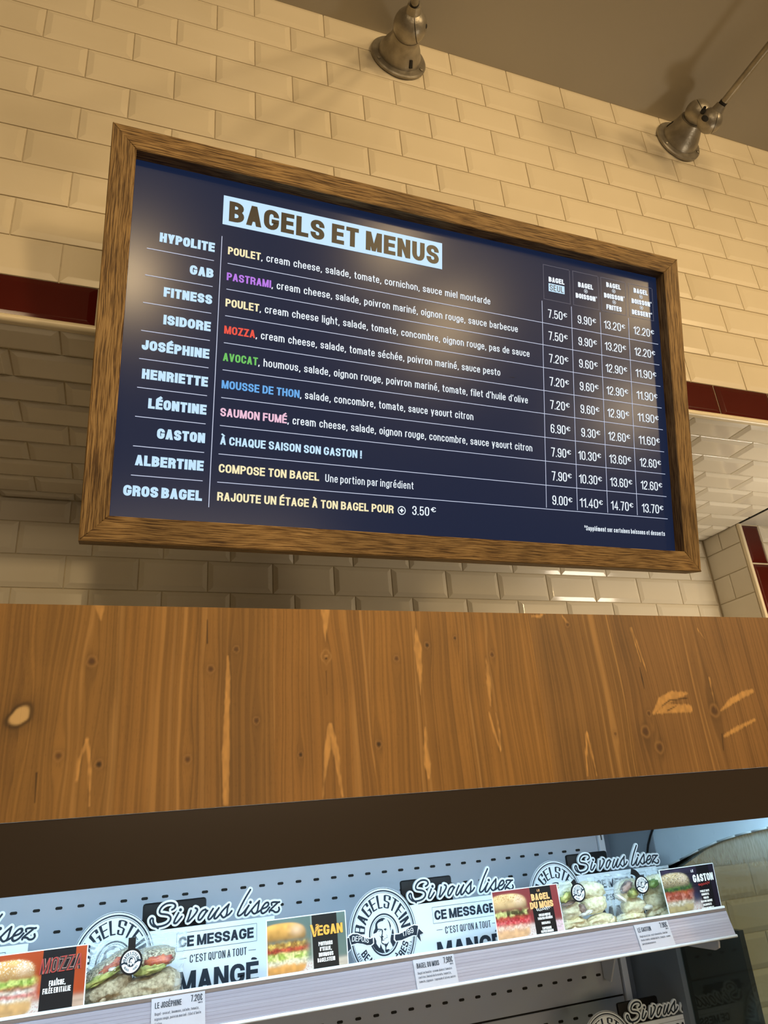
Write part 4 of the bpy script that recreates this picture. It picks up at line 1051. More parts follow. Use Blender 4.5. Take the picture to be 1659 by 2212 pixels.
    wb1 = [(140,1150),(220,1108),(310,1112),(390,1148),(470,1188),(535,1195),(560,1165),(595,1180),(598,1300),(545,1342),(470,1345),(400,1318),(300,1308),(195,1342),(150,1230)]
    bb1 = [(158,1172),(220,1130),(300,1130),(380,1165),(460,1205),(540,1215),(572,1190),(580,1290),(540,1320),(470,1325),(400,1300),(300,1288),(200,1318)]
    wb2 = [(945,1125),(1035,1112),(1125,1062),(1225,985),(1300,955),(1385,968),(1360,1165),(1285,1170),(1185,1210),(1085,1255),(980,1270),(942,1230)]
    bb2 = [(965,1140),(1040,1130),(1130,1080),(1230,1005),(1300,975),(1368,985),(1345,1150),(1280,1150),(1180,1190),(1080,1235),(982,1250),(962,1215)]
    poly([(130,1180),(60,1320),(75,1350),(118,1365),(112,1500),(205,1390),(170,1200)], c5_, g, 1); poly([(135,1195),(76,1318),(135,1350),(124,1470),(195,1380),(160,1200)], c5_, g2, 0)
    poly([(1375,1015),(1485,1115),(1412,1150),(1435,1300),(1335,1180)], c5_, g, 1); poly([(1382,1035),(1465,1113),(1400,1142),(1422,1268),(1345,1165)], c5_, g2, 0)
    poly(wb1, c5_, g2, 1); poly(bb1, c5_, g3, 0); poly(wb2, c5_, g2, 1); poly(bb2, c5_, g3, 0)
    g4 = lambda a, b: (a, -.0028, b)
    def along(s, p0, p1, h, w, sp, bend=0):
        a = c5_(*p0); b = c5_(*p1); L_ = float(np.linalg.norm(b-a)); d = (b-a)/L_; nn = np.array([-d[1], d[0]])
        text(mb, s, 0, 0, L_, h, w, lambda x, y: g4(*(a+d*x+nn*(y+bend*math.sin(math.pi*x/L_)))), 1, sp=sp)
    along('DEPUIS', (205,1262), (498,1288), .0068, .0009, .0018, .0010); along('1789', (1092,1172), (1292,1098), .0068, .0009, .0018, -.0006)
    P_ = [[(300,700),(350,600),(450,500),(560,450),(650,445),(735,490),(640,520),(630,575),(540,590),(440,640),(385,700),(380,770),(400,860),(400,905),(560,915),(600,935),(590,960),(420,950),(390,1010),(340,1080),(230,1125),(213,1100),(240,1000),(290,900),(295,780)],
          [(780,490),(860,560),(920,650),(962,780),(950,860),(965,990),(940,960),(920,860),(890,700),(850,600)],
          [(575,945),(610,945),(625,1010),(615,1130),(600,1200),(655,1240),(640,1270),(600,1280),(625,1330),(600,1370),(690,1385),(670,1410),(600,1405),(575,1460),(590,1500),(690,1550),(690,1600),(600,1560),(550,1490),(550,1400),(540,1290),(470,1210),(490,1210),(545,1250),(555,1190),(580,1100),(570,1000)],
          [(650,920),(700,900),(780,870),(740,910),(820,935),(740,950),(750,1010),(700,970)], [(750,1145),(845,1222),(820,1215),(765,1175)], [(420,1010),(540,960),(560,975),(440,1025)],
          [(660,1335),(740,1310),(800,1240),(842,1305),(800,1268),(740,1328),(670,1348)],
          [(215,1255),(290,1300),(345,1430),(345,1540),(420,1650),(480,1735),(500,1700),(520,1545),(560,1640),(610,1770),(650,1800),(700,1930),(600,1950),(450,1905),(300,1800),(180,1620),(250,1510),(230,1450)],
          [(690,1550),(790,1545),(900,1430),(830,1590),(770,1700),(770,1790),(860,1770),(930,1800),(800,1915),(760,1915),(720,1870),(730,1700),(700,1620)],
          [(975,1155),(1095,1155),(1110,1400),(1160,1480),(1100,1610),(1040,1680),(1000,1560),(945,1470),(945,1330)], [(990,1130),(1000,1020),(1030,900),(1060,950),(1085,1080),(1090,1135)]]
    for p in P_: poly(p, cpo, g, 0)
    o = mk('emblem_banner', mb, [m_ink, m_wink]); o['label'] = 'black ribbons reading DEPUIS 1789 around a line portrait'
    return base
ref = np.array([.2259, YB_, -1.0525])
def spot_at(u, v, y): p = at(u, v, 1, y); return np.array([p[0], y, p[2]])
sign((ref[0]-.3173, YB_, ref[2]+.0039), 'white message board cut off by the left picture edge, behind the red photo card')
sign(ref, 'white message board behind the large wrapped bagel, right of the leftmost one')
sign((spot_at(882, 1936, -.150)), 'white message board with its whole round emblem in view, middle of the shelf')
sign((spot_at(1240.3, 1875.2, -.092)), 'white message board behind the two wrapped bagels at the right')
sign((spot_at(1352, 2198, -.027)), 'white message board on the lower shelf in shade, bottom right')

# ------------------------------------------------------------------ photo cards behind the rail
m_print = vcol(mat('card_print', (.5,.5,.5), .45, spec=.14))
def lerp(img, m, c): 
    c = np.array(c) if not (isinstance(c, np.ndarray) and c.ndim == 3) else c
    return img*(1-m[..., None]) + c*m[..., None]
def burger(img, U, V, seed, bun, bun2, layers, top=.60, cx=.20, rx=.30, seeds=None):
    """paint a filled bagel seen from the side; U 0..1 across, V 0..1 up (card height)"""
    h, w = img.shape[:2]; asp = 1.66
    n1 = vnoise(h, w, 14, 22, seed); n2 = vnoise(h, w, 40, 60, seed+1); n3 = vnoise(h, w, 70, 110, seed+2)
    def se(cx, cy, rx, ry, p=2.6): return 1-(np.abs((U-cx)/rx)**p+np.abs((V-cy)/ry)**p)
    sh = sig(se(cx+.10, .10, rx*1.3, .09)*6); img = lerp(img, sh*.35, (.45,.40,.38))
    # napkin
    nap = sig((.16-V+.25*np.maximum(0, U-.25))*40)*sig((cx+rx+.17-U)*40); img = lerp(img, nap*.75, np.array((.62,.58,.55)))
    img = lerp(img, nap*(n3 > .62)*.5, (.35,.12,.10))
    b = sig(se(cx, .20, rx*.98, .16, 2.8)*14)*sig((V-.045)*60)
    shade = (.72+.45*n1)[..., None]*(1-.5*np.clip((.16-V)*5, 0, 1))[..., None]
    img = lerp(img, b, np.array(bun2)*shade)
    for j, (y0, y1, c, c2, sc) in enumerate(layers):
        e0 = y0 + .03*(n1-.5); e1 = y1 + .05*(vnoise(h, w, 3, 26, seed+5+j)-.5)
        m = sig((V-e0)*70)*sig((e1-V)*70)*sig((rx*1.06-np.abs(U-cx)+.02*(n1-.5))*60)
        t = np.clip((vnoise(h, w, 9*sc, 13*sc, seed+30+j)-.35)*3, 0, 1)[..., None]
        img = lerp(img, m, (np.array(c)*(1-t)+np.array(c2)*t)*(.65+.6*n2)[..., None])
    tb_ = sig(se(cx, top-.045, rx, .215, 2.5)*14)*sig((V-(top-.13)-.02*(n1-.5))*60)
    li = np.clip(.55+1.0*(V-(top-.10))/.3, .35, 1.35)*(.80+.35*n1)*(1-.35*np.clip((U-cx-rx*.4)/rx, 0, 1))
    img = lerp(img, tb_, np.array(bun)*li[..., None])
    gl = sig((.06-np.hypot((U-cx-rx*.62)/1.0, (V-top-.04)*.8))*40); img = lerp(img, gl*tb_*.5, (.85,.62,.50))
    if seeds:
        m = (n3 > .70)*tb_*sig((V-top)*30); img = lerp(img, m*.85, seeds[0])
        if len(seeds) > 1: m = (vnoise(h, w, 80, 120, seed+77) > .76)*tb_; img = lerp(img, m*.8, seeds[1])
    return img
def card(x0, x1, z0, z1, label, paint, letters, y=-.2415, lean=.004, curl=0, skew=0.0):
    base = empty('photo_card', ((x0+x1)/2, y, -1.153), label=label, cat='photo card', group='bagel photo cards along the rail')
    def P(u, v, d=0.0): 
        cy = curl*(u**2)*1.0
        return (x0+(x1-x0)*u + skew*v*u, y+lean*v-d + cy, z0+(z1-z0)*v)
    mb = MB(); e = .012
    for d in range(12):
        a, b = d/12, (d+1)/12; a2 = a-(e if d == 0 else 0); b2x = b+(e if d == 11 else 0)
        q = [P(a2, -.10), P(b2x, -.10), P(b2x, 1+e*1.3), P(a2, 1+e*1.3)]
        mb.add([(p[0], p[1]+.0001, p[2]) for p in q] + [(p[0], p[1]+.0012, p[2]) for p in q], [(0,1,2,3), (7,6,5,4), (3,2,6,7)] + ([(0,3,7,4)] if d == 0 else []) + ([(1,5,6,2)] if d == 11 else []))
    mb.build('card', m_lip, base, fix=False)
    h, w = 150, 250; U, V = np.meshgrid(np.linspace(0, 1, w), np.linspace(1, 0, h))
    img = np.clip(paint(U, V, h, w), 0, 1)
    cf = lambda u, v: P(u, v, .0002)
    cf2 = lambda u, v: P(u, v, .0002)
    if curl:
        class F_:
            curved = True
            def __call__(s, u, v): return P(u, v, .0002)
        cf2 = F_()
    o = picture('photo', img, cf2, m_print, base); o['label'] = 'printed picture of a filled bagel'
    mbl = MB(); mats = letters(mbl, P); o = mbl.build('lettering', mats, base, fix=False)
    return base
cw, ch = .105, .0635
def fitf(P, d): return lambda a, b: P(a, b, d)
def ct(mb, P, s, u, v, w, h, st, mi=0, d=.0006, sp=None, wy=.84, space=.6, slant=0, rise=0):
    """card text centred on u, baseline v; sizes in metres"""
    u0 = u-w/cw/2
    def f(a, b): return P(u0+(a+slant*b)/cw, v+(b+rise*a)/ch, d)
    text(mb, s, 0, 0, w, h, st, f, mi, sp=sp, wy=wy, space=space)
def strip(img, U, V, c, u0=.565, u1=.895, topc=None):
    m = ((U > u0) & (U < u1)).astype(float); return lerp(img, m, c)
def bgtable(U, V, h, w, c, tc, hz=.25, seed=1):
    img = np.zeros((h, w, 3)); img[:] = np.array(c)*(.9+.2*vnoise(h, w, 3, 4, seed))[..., None]
    t = sig((hz-V)*60)*(1); return lerp(img, t, np.array(tc)*(.85+.3*vnoise(h, w, 30, 6, seed+1))[..., None])
GREEN = (.20,.30,.05); LG = (.50,.58,.16); RED = (.42,.03,.02); DRED = (.20,.015,.012); CREAM = (.68,.60,.45); WHT = (.72,.70,.64)
def p_mozza(U, V, h, w):
    img = bgtable(U, V, h, w, (.36,.055,.015), (.40,.27,.20), .26, 3)
    img = burger(img, U, V, 11, (.62,.33,.12), (.56,.32,.13), [(.28,.36, WHT, (.6,.5,.35), 1), (.33,.42, (.35,.04,.05), (.5,.1,.08), 1), (.39,.50, WHT, (.6,.55,.45), 1), (.44,.56, (.22,.06,.02), (.40,.10,.04), 2), (.50,.62, GREEN, LG, 2)], .74, .20, .27, [(.85,.78,.66)])
    return strip(img, U, V, (.012,.011,.012), .545, .885)
def p_vegan(U, V, h, w):
    img = bgtable(U, V, h, w, (.115,.155,.135), (.48,.40,.32), .22, 5)
    img = burger(img, U, V, 21, (.60,.29,.07), (.58,.27,.07), [(.22,.33, (.62,.54,.38), (.74,.66,.48), 2), (.30,.45, (.30,.38,.07), (.66,.66,.25), 2), (.42,.53, (.50,.05,.03), (.30,.02,.015), 1), (.50,.60, (.30,.15,.03), (.60,.38,.08), 2)], .76, .19, .29, None)
    img = lerp(img, ((U > .545) & (U < .565)).astype(float)*.35, (.45,.45,.40))
    return strip(img, U, V, (.016,.015,.014), .565, .89)
def p_mois(U, V, h, w):
    img = bgtable(U, V, h, w, (.20,.035,.035), (.50,.40,.38), .30, 7)
    img = burger(img, U, V, 31, (.66,.42,.20), (.62,.36,.19), [(.24,.34, (.60,.36,.28), (.70,.52,.42), 2), (.32,.46, (.42,.03,.04), (.58,.12,.12), 3), (.42,.52, (.45,.06,.04), (.28,.02,.02), 1), (.50,.60, (.06,.06,.02), (.55,.55,.2), 2)], .76, .20, .29, [(.40,.20,.06)])
    nz = vnoise(h, w, 50, 80, 3); img = lerp(img, ((U > .895) & (V < .30)).astype(float)*np.clip((nz-.4)*3, 0, 1), (.60,.42,.50))
    return strip(img, U, V, (.012,.010,.010), .57, .895)
def p_gaston(U, V, h, w):
    img = np.zeros((h, w, 3)); img[:] = (.016,.012,.022)
    n = vnoise(h, w, 6, 10, 5); br = ((np.abs((V*7) % 1-.5) < .40)*1.0)*sig((.60-U)*20)*sig((V-.55)*20); img += (np.array((.030,.022,.045))*(n*br)[..., None])
    img = burger(img, U, V, 41, (.42,.31,.17), (.34,.27,.13), [(.22,.34, (.58,.54,.46), (.4,.36,.26), 2), (.31,.48, (.26,.06,.035), (.46,.18,.14), 2), (.46,.54, (.48,.10,.03), (.32,.05,.03), 1), (.52,.66, (.02,.07,.025), (.06,.16,.03), 2)], .74, .21, .27, [(.70,.64,.5), (.05,.045,.04)])
    img = lerp(img, (sig((.44-V)*40)*sig((V-.38)*0+1)*sig((.62-U)*40)*sig((U-.52)*40)*sig((V-.25)*40))*.6, (.05,.07,.16))
    return strip(img, U, V, (.008,.007,.009), .66, .90)
mi_w = mat('print_white', (.85,.86,.84), .4); mi_o = mat('print_orange', (.80,.36,.05), .4); mi_k = mat('print_black', (.015,.012,.012), .4); mi_r = mat('print_red', (.38,.035,.03), .4); mi_p = mat('print_pink', (.70,.38,.34), .4); mi_pe = mat('print_peach', (.82,.42,.16), .4)
def l_mozza(mb, P):
    for st, mi, d in ((.0038, 1, .0005), (.0033, 0, .0008), (.0012, 2, .0011)): ct(mb, P, 'MOZZA', .735, .635, .0455, .0150, st, mi, d, sp=.0032, slant=.12, rise=.02)
    ct(mb, P, 'FRA\u00ceCHE,', .715, .440, .0180, .0052, .0010, 3, sp=.0015); ct(mb, P, 'FIL\u00c9E EN ITALIE', .715, .330, .0300, .0052, .0010, 3, sp=.0015)
    return [mi_k, mi_p, mi_r, mi_w]
def l_vegan(mb, P):
    for st, mi, d in ((.0042, 0, .0005), (.0029, 1, .0008)): ct(mb, P, 'EGAN', .795, .635, .0345, .0110, st, mi, d, sp=.0036, wy=.7)
    for st, mi, d in ((.0042, 0, .0010), (.0029, 1, .0012)): ct(mb, P, 'V', .590, .625, .0110, .0135, st, mi, d, sp=.003)
    for pts, mi, d in (([(.585,.66),(.60,.80),(.66,.845),(.655,.76)], 0, .0014), ([(.592,.68),(.608,.79),(.652,.83),(.648,.765)], 1, .0016), ([(.594,.68),(.62,.765),(.64,.81),(.612,.76)], 0, .0018)): mb.add([P(u, v, d) for u, v in pts], [(0,1,2,3)], mi)
    for s, v, w in (('POIVRONS', .455, .0190), ('D\u2019ITALIE,', .365, .0160), ('HOUMOUS', .270, .0195), ('BAGELSTEIN', .180, .0235)): ct(mb, P, s, .728, v, w, .0044, .0010, 2, sp=.0014)
    return [mi_k, mi_o, mi_w]
def squig(mb, P, u0, u1, v, mi, d=.0012, n=26, amp=.03, seed=0):
    r = random.Random(seed); pts = []
    for i in range(n): t = i/(n-1); pts.append(((u0+(u1-u0)*t+.006*math.sin(i*2.1))*cw, (v+amp*math.sin(i*1.9)*(.5+r.random()*.7)+.02*t)*ch))
    stroke(mb, sm(pts, 3), False, .0006, .0006, lambda a, b: P(a/cw, b/ch, d), mi)
def l_mois(mb, P):
    for st, mi, d in ((.0030, 0, .0004), (.0024, 1, .0008)):
        ct(mb, P, 'BAGEL', .715, .735, .0300, .0085, st, mi, d, sp=.0030); ct(mb, P, 'DU MOIS', .715, .575, .0380, .0085, st, mi, d, sp=.0028)
    ct(mb, P, 'LE', .70, .905, .0045, .0028, .0007, 1, sp=.001)
    squig(mb, P, .62, .84, .545, 2)
    for s, v, w in (('CREAM CHEESE', .415, .0190), ('TOMATES S\u00c9CH\u00c9ES', .350, .0240), ('BRESAOLA', .255, .0140), ('TAPENADE', .155, .0150), ('OLIVES NOIRES', .095, .0200)): ct(mb, P, s, .735, v, w, .0031, .0008, 2, sp=.0011)
    return [mi_k, mi_pe, mi_w]
def l_gaston(mb, P):
    ct(mb, P, 'GASTON', .76, .650, .0420, .0105, .0026, 0, sp=.0033); ct(mb, P, 'LE', .575, .875, .0050, .0035, .0009, 0, sp=.0012)
    squig(mb, P, .63, .86, .585, 1, n=22, amp=.035, seed=4); squig(mb, P, .64, .86, .590, 1, n=18, amp=.025, seed=9)
    for s, v, w in (('POULET ROTI', .420, .0190), ('EMMENTAL', .350, .0160), ('TOMATES', .275, .0110), ('BACON SMOKE', .205, .0235), ('SALADE MIXTE', .130, .0175), ('SAUCE MAYONNAISE', .055, .0250)): ct(mb, P, s, .735, v, w, .0030, .0008, 0, sp=.0011)
    return [mi_w, mi_r]
card(.0480, .1510, -1.1240, -1.0595, 'red photo card reading MOZZA, leftmost on the shelf', p_mozza, l_mozza)
card(.3645, .4685, -1.1240, -1.0590, 'grey green photo card reading VEGAN in orange', p_vegan, l_vegan)
card(.6895, .7970, -1.1240, -1.0595, 'dark red photo card reading BAGEL DU MOIS', p_mois, l_mois)
card(.9868, .9868+.1035, -1.1240, -1.0592, 'black photo card reading LE GASTON at the right end of the rail', p_gaston, l_gaston, curl=.004, skew=.006)

# ------------------------------------------------------------------ price labels on the rail
def price_label(xa, xb, za, zb, label, title, price, lines, tw=.030):
    def yy(z): return -.2488 + (z+1.1258)/(-1.1555+1.1258)*(-.2570+.2488) - .0016
    base = empty('price_label', ((xa+xb)/2, yy(zb), zb), label=label, cat='price label', group='printed price labels on the shelf rail')
    mb = MB(); mb.ring([[(x, yy(z)+dy, z) for x, z in ((xa, zb), (xb, zb), (xb, za), (xa, za))] for dy in (0, .0012)]); mb.build('strip', m_paper, base)
    mb = MB(); f = lambda a, b: (xa+a, yy(zb+b)-.0004, zb+b); W0 = xb-xa; H0 = za-zb
    text(mb, title, .004, H0-.0095, .004+tw, .0056, .0008, f, sp=.0013); text(mb, price, W0-.0165, H0-.0082, W0-.003, .0064, .0009, f, sp=.0013)
    text(mb, 'UNITE', W0-.0080, H0-.0108, W0-.003, .0016, .0003, f, sp=.0006)
    for i, (s, w) in enumerate(lines): text(mb, s, .0040, H0-.0160-.0046*i, .0040+w, .0027, .00030, f, sp=.0009, space=.7)
    mb.build('lettering', m_ink, base, fix=False)
price_label(.2258, .2868, -1.1225, -1.1590, 'price label reading LE JOS\u00c9PHINE 7.20\u20ac, leftmost on the rail', 'LE JOS\u00c9PHINE', '7.20\u20ac', [('Bagel \u2022 avocat, houmous, salade, tomate,', .0500), ('oignon rouge, poivron marin\u00e9 \u2022 filet d\u2019huile', .0520), ('d\u2019olive', .0078)])
price_label(.5553, .6145, -1.1248, -1.1565, 'price label reading BAGEL DU MOIS 7,90\u20ac in the middle of the rail', 'BAGEL DU MOIS', '7,90\u20ac', [('Bagel au basilic \u2022 cream cheese tomates', .0490), ('confites, \u00e9minc\u00e9 de bresaola, roquette,', .0470), ('tomate, pignons \u2022 tapenade d\u2019olives noires', .0520)], .0320)
price_label(.9105, .9720, -1.1248, -1.1565, 'price label reading LE GASTON 7.90\u20ac at the right of the rail', 'LE GASTON', '7.90\u20ac', [('Bagel au citron \u2022 \u0153uf ciboulette, filet de'.replace('\u0153', 'oe'), .0500), ('dinde fum\u00e9e, salade mixte, tomate \u2022 sauce', .0530), ('poivr\u00e9e mayonnaise', .0240)], .0235)

# ------------------------------------------------------------------ wrapped bagels
m_crumb = noisy(mat('bread_crumb', (.5,.42,.25), .75), (.27,.20,.115), (.66,.55,.37), 230, detail=8, bump=.9, bscale=260, lo=.30, hi=.62)
m_crust = noisy(mat('seeded_crust', (.5,.4,.22), .6), (.10,.065,.025), (.72,.62,.42), 420, detail=5, bump=1.0, bscale=200, lo=.36, hi=.60)
m_pale = noisy(mat('pale_bagel', (.6,.55,.33), .6), (.62,.52,.25), (.95,.88,.62), 190, detail=8, bump=.8, bscale=220, lo=.28, hi=.62)
m_redf = noisy(mat('pepper_filling', (.5,.08,.03), .3), (.40,.03,.015), (.80,.20,.07), 160, detail=3, bump=.6, lo=.35, hi=.7)
m_let = noisy(mat('lettuce', (.4,.45,.08), .4), (.20,.26,.04), (.68,.68,.24), 150, detail=4, bump=.5)
m_grn = noisy(mat('dark_leaf', (.1,.2,.04), .4), (.05,.11,.03), (.25,.38,.10), 60, detail=4, bump=.5)
m_ham = noisy(mat('ham_filling', (.3,.18,.16), .4), (.14,.09,.08), (.50,.34,.28), 70, detail=4)
m_chs = mat('soft_cheese', (.78,.76,.68), .4)
def film():
    m = bpy.data.materials.new('clear_film'); m.use_nodes = True; nt = m.node_tree; nt.nodes.clear()
    out = N(m, 'ShaderNodeOutputMaterial'); tr = N(m, 'ShaderNodeBsdfTransparent'); tr.inputs[0].default_value = (.93,.96,.97,1)
    gl = N(m, 'ShaderNodeBsdfGlossy'); gl.inputs['Roughness'].default_value = .12
    df = N(m, 'ShaderNodeBsdfTranslucent'); df.inputs[0].default_value = (.8,.9,.95,1); d2 = N(m, 'ShaderNodeBsdfDiffuse'); d2.inputs[0].default_value = (.75,.85,.9,1)
    fr = N(m, 'ShaderNodeLayerWeight'); fr.inputs[0].default_value = .18
    m1 = N(m, 'ShaderNodeMixShader'); L(m, fr.outputs['Fresnel'], m1.inputs[0]); L(m, tr.outputs[0], m1.inputs[1]); L(m, gl.outputs[0], m1.inputs[2])
    tc = N(m, 'ShaderNodeTexCoord'); n = N(m, 'ShaderNodeTexNoise'); n.inputs['Scale'].default_value = 28; n.inputs['Detail'].default_value = 5; n.inputs['Distortion'].default_value = 1.5
    mp = N(m, 'ShaderNodeMapping'); mp.inputs['Scale'].default_value = (1, 1, 2.6); mp.inputs['Rotation'].default_value = (0, .5, 0)
    L(m, tc.outputs['Object'], mp.inputs[0]); L(m, mp.outputs[0], n.inputs['Vector'])
    at_ = N(m, 'ShaderNodeAttribute'); at_.attribute_name = 'haze'
    r = N(m, 'ShaderNodeMapRange'); r.inputs['From Min'].default_value = .45; r.inputs['From Max'].default_value = .75; r.inputs['To Min'].default_value = .25; r.inputs['To Max'].default_value = 1
    L(m, n.outputs['Fac'], r.inputs['Value']); mu = N(m, 'ShaderNodeMath', operation='MULTIPLY'); L(m, r.outputs[0], mu.inputs[0]); L(m, at_.outputs['Fac'], mu.inputs[1])
    ms = N(m, 'ShaderNodeMixShader'); ms.inputs[0].default_value = .4; L(m, d2.outputs[0], ms.inputs[1]); L(m, df.outputs[0], ms.inputs[2])
    m2 = N(m, 'ShaderNodeMixShader'); L(m, mu.outputs[0], m2.inputs[0]); L(m, m1.outputs[0], m2.inputs[1]); L(m, ms.outputs[0], m2.inputs[2]); L(m, m2.outputs[0], out.inputs[0])
    b = N(m, 'ShaderNodeBump'); b.inputs['Strength'].default_value = .5; b.inputs['Distance'].default_value = .004; L(m, n.outputs['Fac'], b.inputs['Height']); L(m, b.outputs[0], gl.inputs['Normal'])
    return m
m_film = film()
def lump(name, parent, c, r, m, seed, rot=0, amp=.10, p=2.4, fr=3.0):
    """knobbly loaf shape: superellipsoid with noise, axes x, y, z, turned by rot in the x-z plane"""
    from mathutils import noise
    mb = MB(); nu, nv = 26, 16; rings = []
    ce = lambda t, e: math.copysign(abs(math.cos(t))**e, math.cos(t)); se_ = lambda t, e: math.copysign(abs(math.sin(t))**e, math.sin(t))
    e = 2/p
    for i in range(nv+1):
        th = -math.pi/2 + math.pi*i/nv; ring = []
        for j in range(nu):
            ph = 2*math.pi*j/nu
            v = Vector((ce(th, e)*ce(ph, e), ce(th, e)*se_(ph, e), se_(th, e)))
            k = 1 + amp*noise.noise(v*fr + Vector((seed*3.1, seed, 0))) + amp*.45*noise.noise(v*fr*3 + Vector((seed, 0, seed)))
            x, y, z = v.x*r[0]*k, v.y*r[1]*k, v.z*r[2]*k
            ring.append((c[0]+x*math.cos(rot)-z*math.sin(rot), c[1]+y, c[2]+x*math.sin(rot)+z*math.cos(rot)))
        rings.append(ring)
    mb.ring(rings); return mb.build(name, m, parent, smooth=True)
def tagged(parent, c, y, rx, rz, neck, tilt=0):
    cx, cz = c; R_ = lambda a, b, d: (cx + a*math.cos(tilt)-b*math.sin(tilt), y-d, cz + a*math.sin(tilt)+b*math.cos(tilt))
    mb = MB(); n = 36; ring = [(rx*math.cos(2*math.pi*k/n), rz*math.sin(2*math.pi*k/n)) for k in range(n)]
    mb.ring([[R_(a, b, 0) for a, b in ring], [R_(a, b, .0008) for a, b in ring]])
    nk = sm([np.array(p) for p in neck], 3); f = lambda a, b: (a, y-.0006, b)
    tmp = MB(); stroke(tmp, nk, False, rx*.66, rx*.66, f, 0, cap=False); mb.add(tmp.v, tmp.f)
    tg = mb.build('tag', m_black, parent, fix=False); tg['label'] = 'black oval hang tag'
    mb = MB(); mb.add([R_(a*.83, b*.83, .0012) for a, b in ring], [tuple(range(n))], 1)
    g = lambda a, b: R_(a, b, .0015)
    def arc(s, th0, th1, r0, r1, w, sp):
        def fm_(a, b): th = math.radians(th0+(th1-th0)*a); rho = r0+(r1-r0)*b; return g(rx*rho*math.cos(th), rz*rho*math.sin(th))
        text(mb, s, 0, 0, 1, 1, w, fm_, 0, sp=sp, wy=2.4)
    arc('BAGELSTEIN', 172, 8, .47, .74, .032, .05); arc('BEAUX', 210, 256, .72, .55, .05, .08); arc('P\u00c8RES', 288, 330, .72, .55, .05, .08)
    ringline(mb, 0, 0, rx*.37, rz*.37, rx*.05, g, 0, 24)
    for pts in ([(-.2,.1),(-.1,.3),(.1,.3),(.16,.1),(.05,.2),(-.08,.12),(-.12,-.1),(-.2,-.1)], [(-.02,.1),(.02,-.05),(.08,-.08),(.0,-.12),(-.04,-.05)], [(-.25,-.15),(-.1,-.18),(0,-.32),(.12,-.18),(.24,-.15),(.15,-.33),(-.15,-.33)],
                [(-1.0,-.12),(-.6,.06),(-.3,-.06),(-.3,-.2),(-.6,-.1),(-.95,-.25)], [(1.0,.10),(.6,.10),(.3,-.06),(.3,-.2),(.62,-.04),(.98,-.05)]):
        mb.add([R_(a*rx, b*rz, .0016) for a, b in pts], [tuple(range(len(pts)))], 0)
    mb.build('tag_print', [m_ink, m_wink], tg, fix=False).location  # a sub-part of the tag
    return tg
def wrap(parent, outline, y, seed, haze_fn, bulge=.010, name='film_wrapper'):
    """crumpled clear film: quad patch given by 4 px corners (bl, br, tr, tl) at depth y"""
    from mathutils import noise
    c = [np.array(at(u, v, 1, y)) for u, v in outline]; n = 30; mb = MB(); hz = []
    for i in range(n+1):
        for j in range(n+1):
            u, v = j/n, i/n; p = c[0]*(1-u)*(1-v)+c[1]*u*(1-v)+c[2]*u*v+c[3]*(1-u)*v
            b = math.sin(math.pi*min(1, max(0, u)))**.6*math.sin(math.pi*min(1, v*1.15) if v < .87 else math.pi)**.5 if 0 < u < 1 and 0 < v < .87 else 0
            nz = noise.noise(Vector((u*6, v*9, seed)))*.0022 + abs(noise.noise(Vector((u*11+v*7, v*4, seed+5))))*.0022
            mb.v.append((p[0]+.0006*noise.noise(Vector((v*14, seed, 1))), p[1]-bulge*b-nz, p[2]+.0016*noise.noise(Vector((u*9, seed, 2)))*v)); hz.append(haze_fn(u, v))
    for i in range(n):
        for j in range(n): a = i*(n+1)+j; mb.f.append((a, a+1, a+n+2, a+n+1)); mb.m.append(0)
    o = mb.build(name, m_film, parent, smooth=True, fix=False)
    at2 = o.data.attributes.new('haze', 'FLOAT', 'POINT'); at2.data.foreach_set('value', hz)
    return o
def pz(u, v, y): p = at(u, v, 1, y); return (float(p[0]), y, float(p[2]))
def pr(u, v, du, dv, y):   # pixel radii to metres
    a = at(u, v, 1, y); b = at(u+du, v, 1, y); c = at(u, v+dv, 1, y); return abs(float(b[0]-a[0])), abs(float(c[2]-a[2]))
ZSH = -1.154
bg1 = empty('wrapped_bagel', (pz(283, 2120, -.19)[0], -.195, ZSH), label='large seeded bagel in clear film with red filling, left of the VEGAN card', cat='bagel')
def L1(name, u, v, ru, rv, y, m, seed, rot=0, ry=.018, **k):
    rx, rz = pr(u, v, ru, rv, y); c = pz(u, v, y); return lump(name, bg1, c, (rx, ry, rz), m, seed, rot, **k)
L1('lower_half', 284, 2160, 104, 46, -.197, m_crumb, 1, .10, .024, p=2.8, amp=.10)
L1('lower_half', 345, 2128, 44, 34, -.196, m_crumb, 12, .2, .022, p=2.5, amp=.12)
L1('lower_half', 230, 2140, 56, 30, -.199, m_crumb, 15, .35, .022, p=2.5, amp=.14)
L1('upper_half', 232, 2088, 56, 16, -.196, m_crust, 2, .50, .020, p=2.8, amp=.14)
L1('upper_half', 334, 2066, 44, 22, -.193, m_crust, 3, .02, .022, p=2.8, amp=.12)
L1('pepper_slice', 240, 2087, 30, 10, -.209, m_redf, 4, .45, .010, amp=.3); L1('pepper_slice', 258, 2078, 14, 12, -.212, m_redf, 41, .2, .008, amp=.4)
L1('pepper_slice', 340, 2074, 30, 12, -.210, m_redf, 5, .05, .010, amp=.3)
L1('lettuce_leaf', 226, 2108, 46, 9, -.2125, m_let, 6, .40, .010, amp=.4); L1('lettuce_leaf', 322, 2093, 34, 11, -.212, m_let, 7, .10, .009, amp=.4)
L1('avocado_slice', 243, 2094, 9, 5, -.219, m_chs, 8, .1, .004, amp=.3)
L1('lower_half', 350, 2170, 46, 28, -.206, m_crust, 9, -.25, .016, amp=.12)
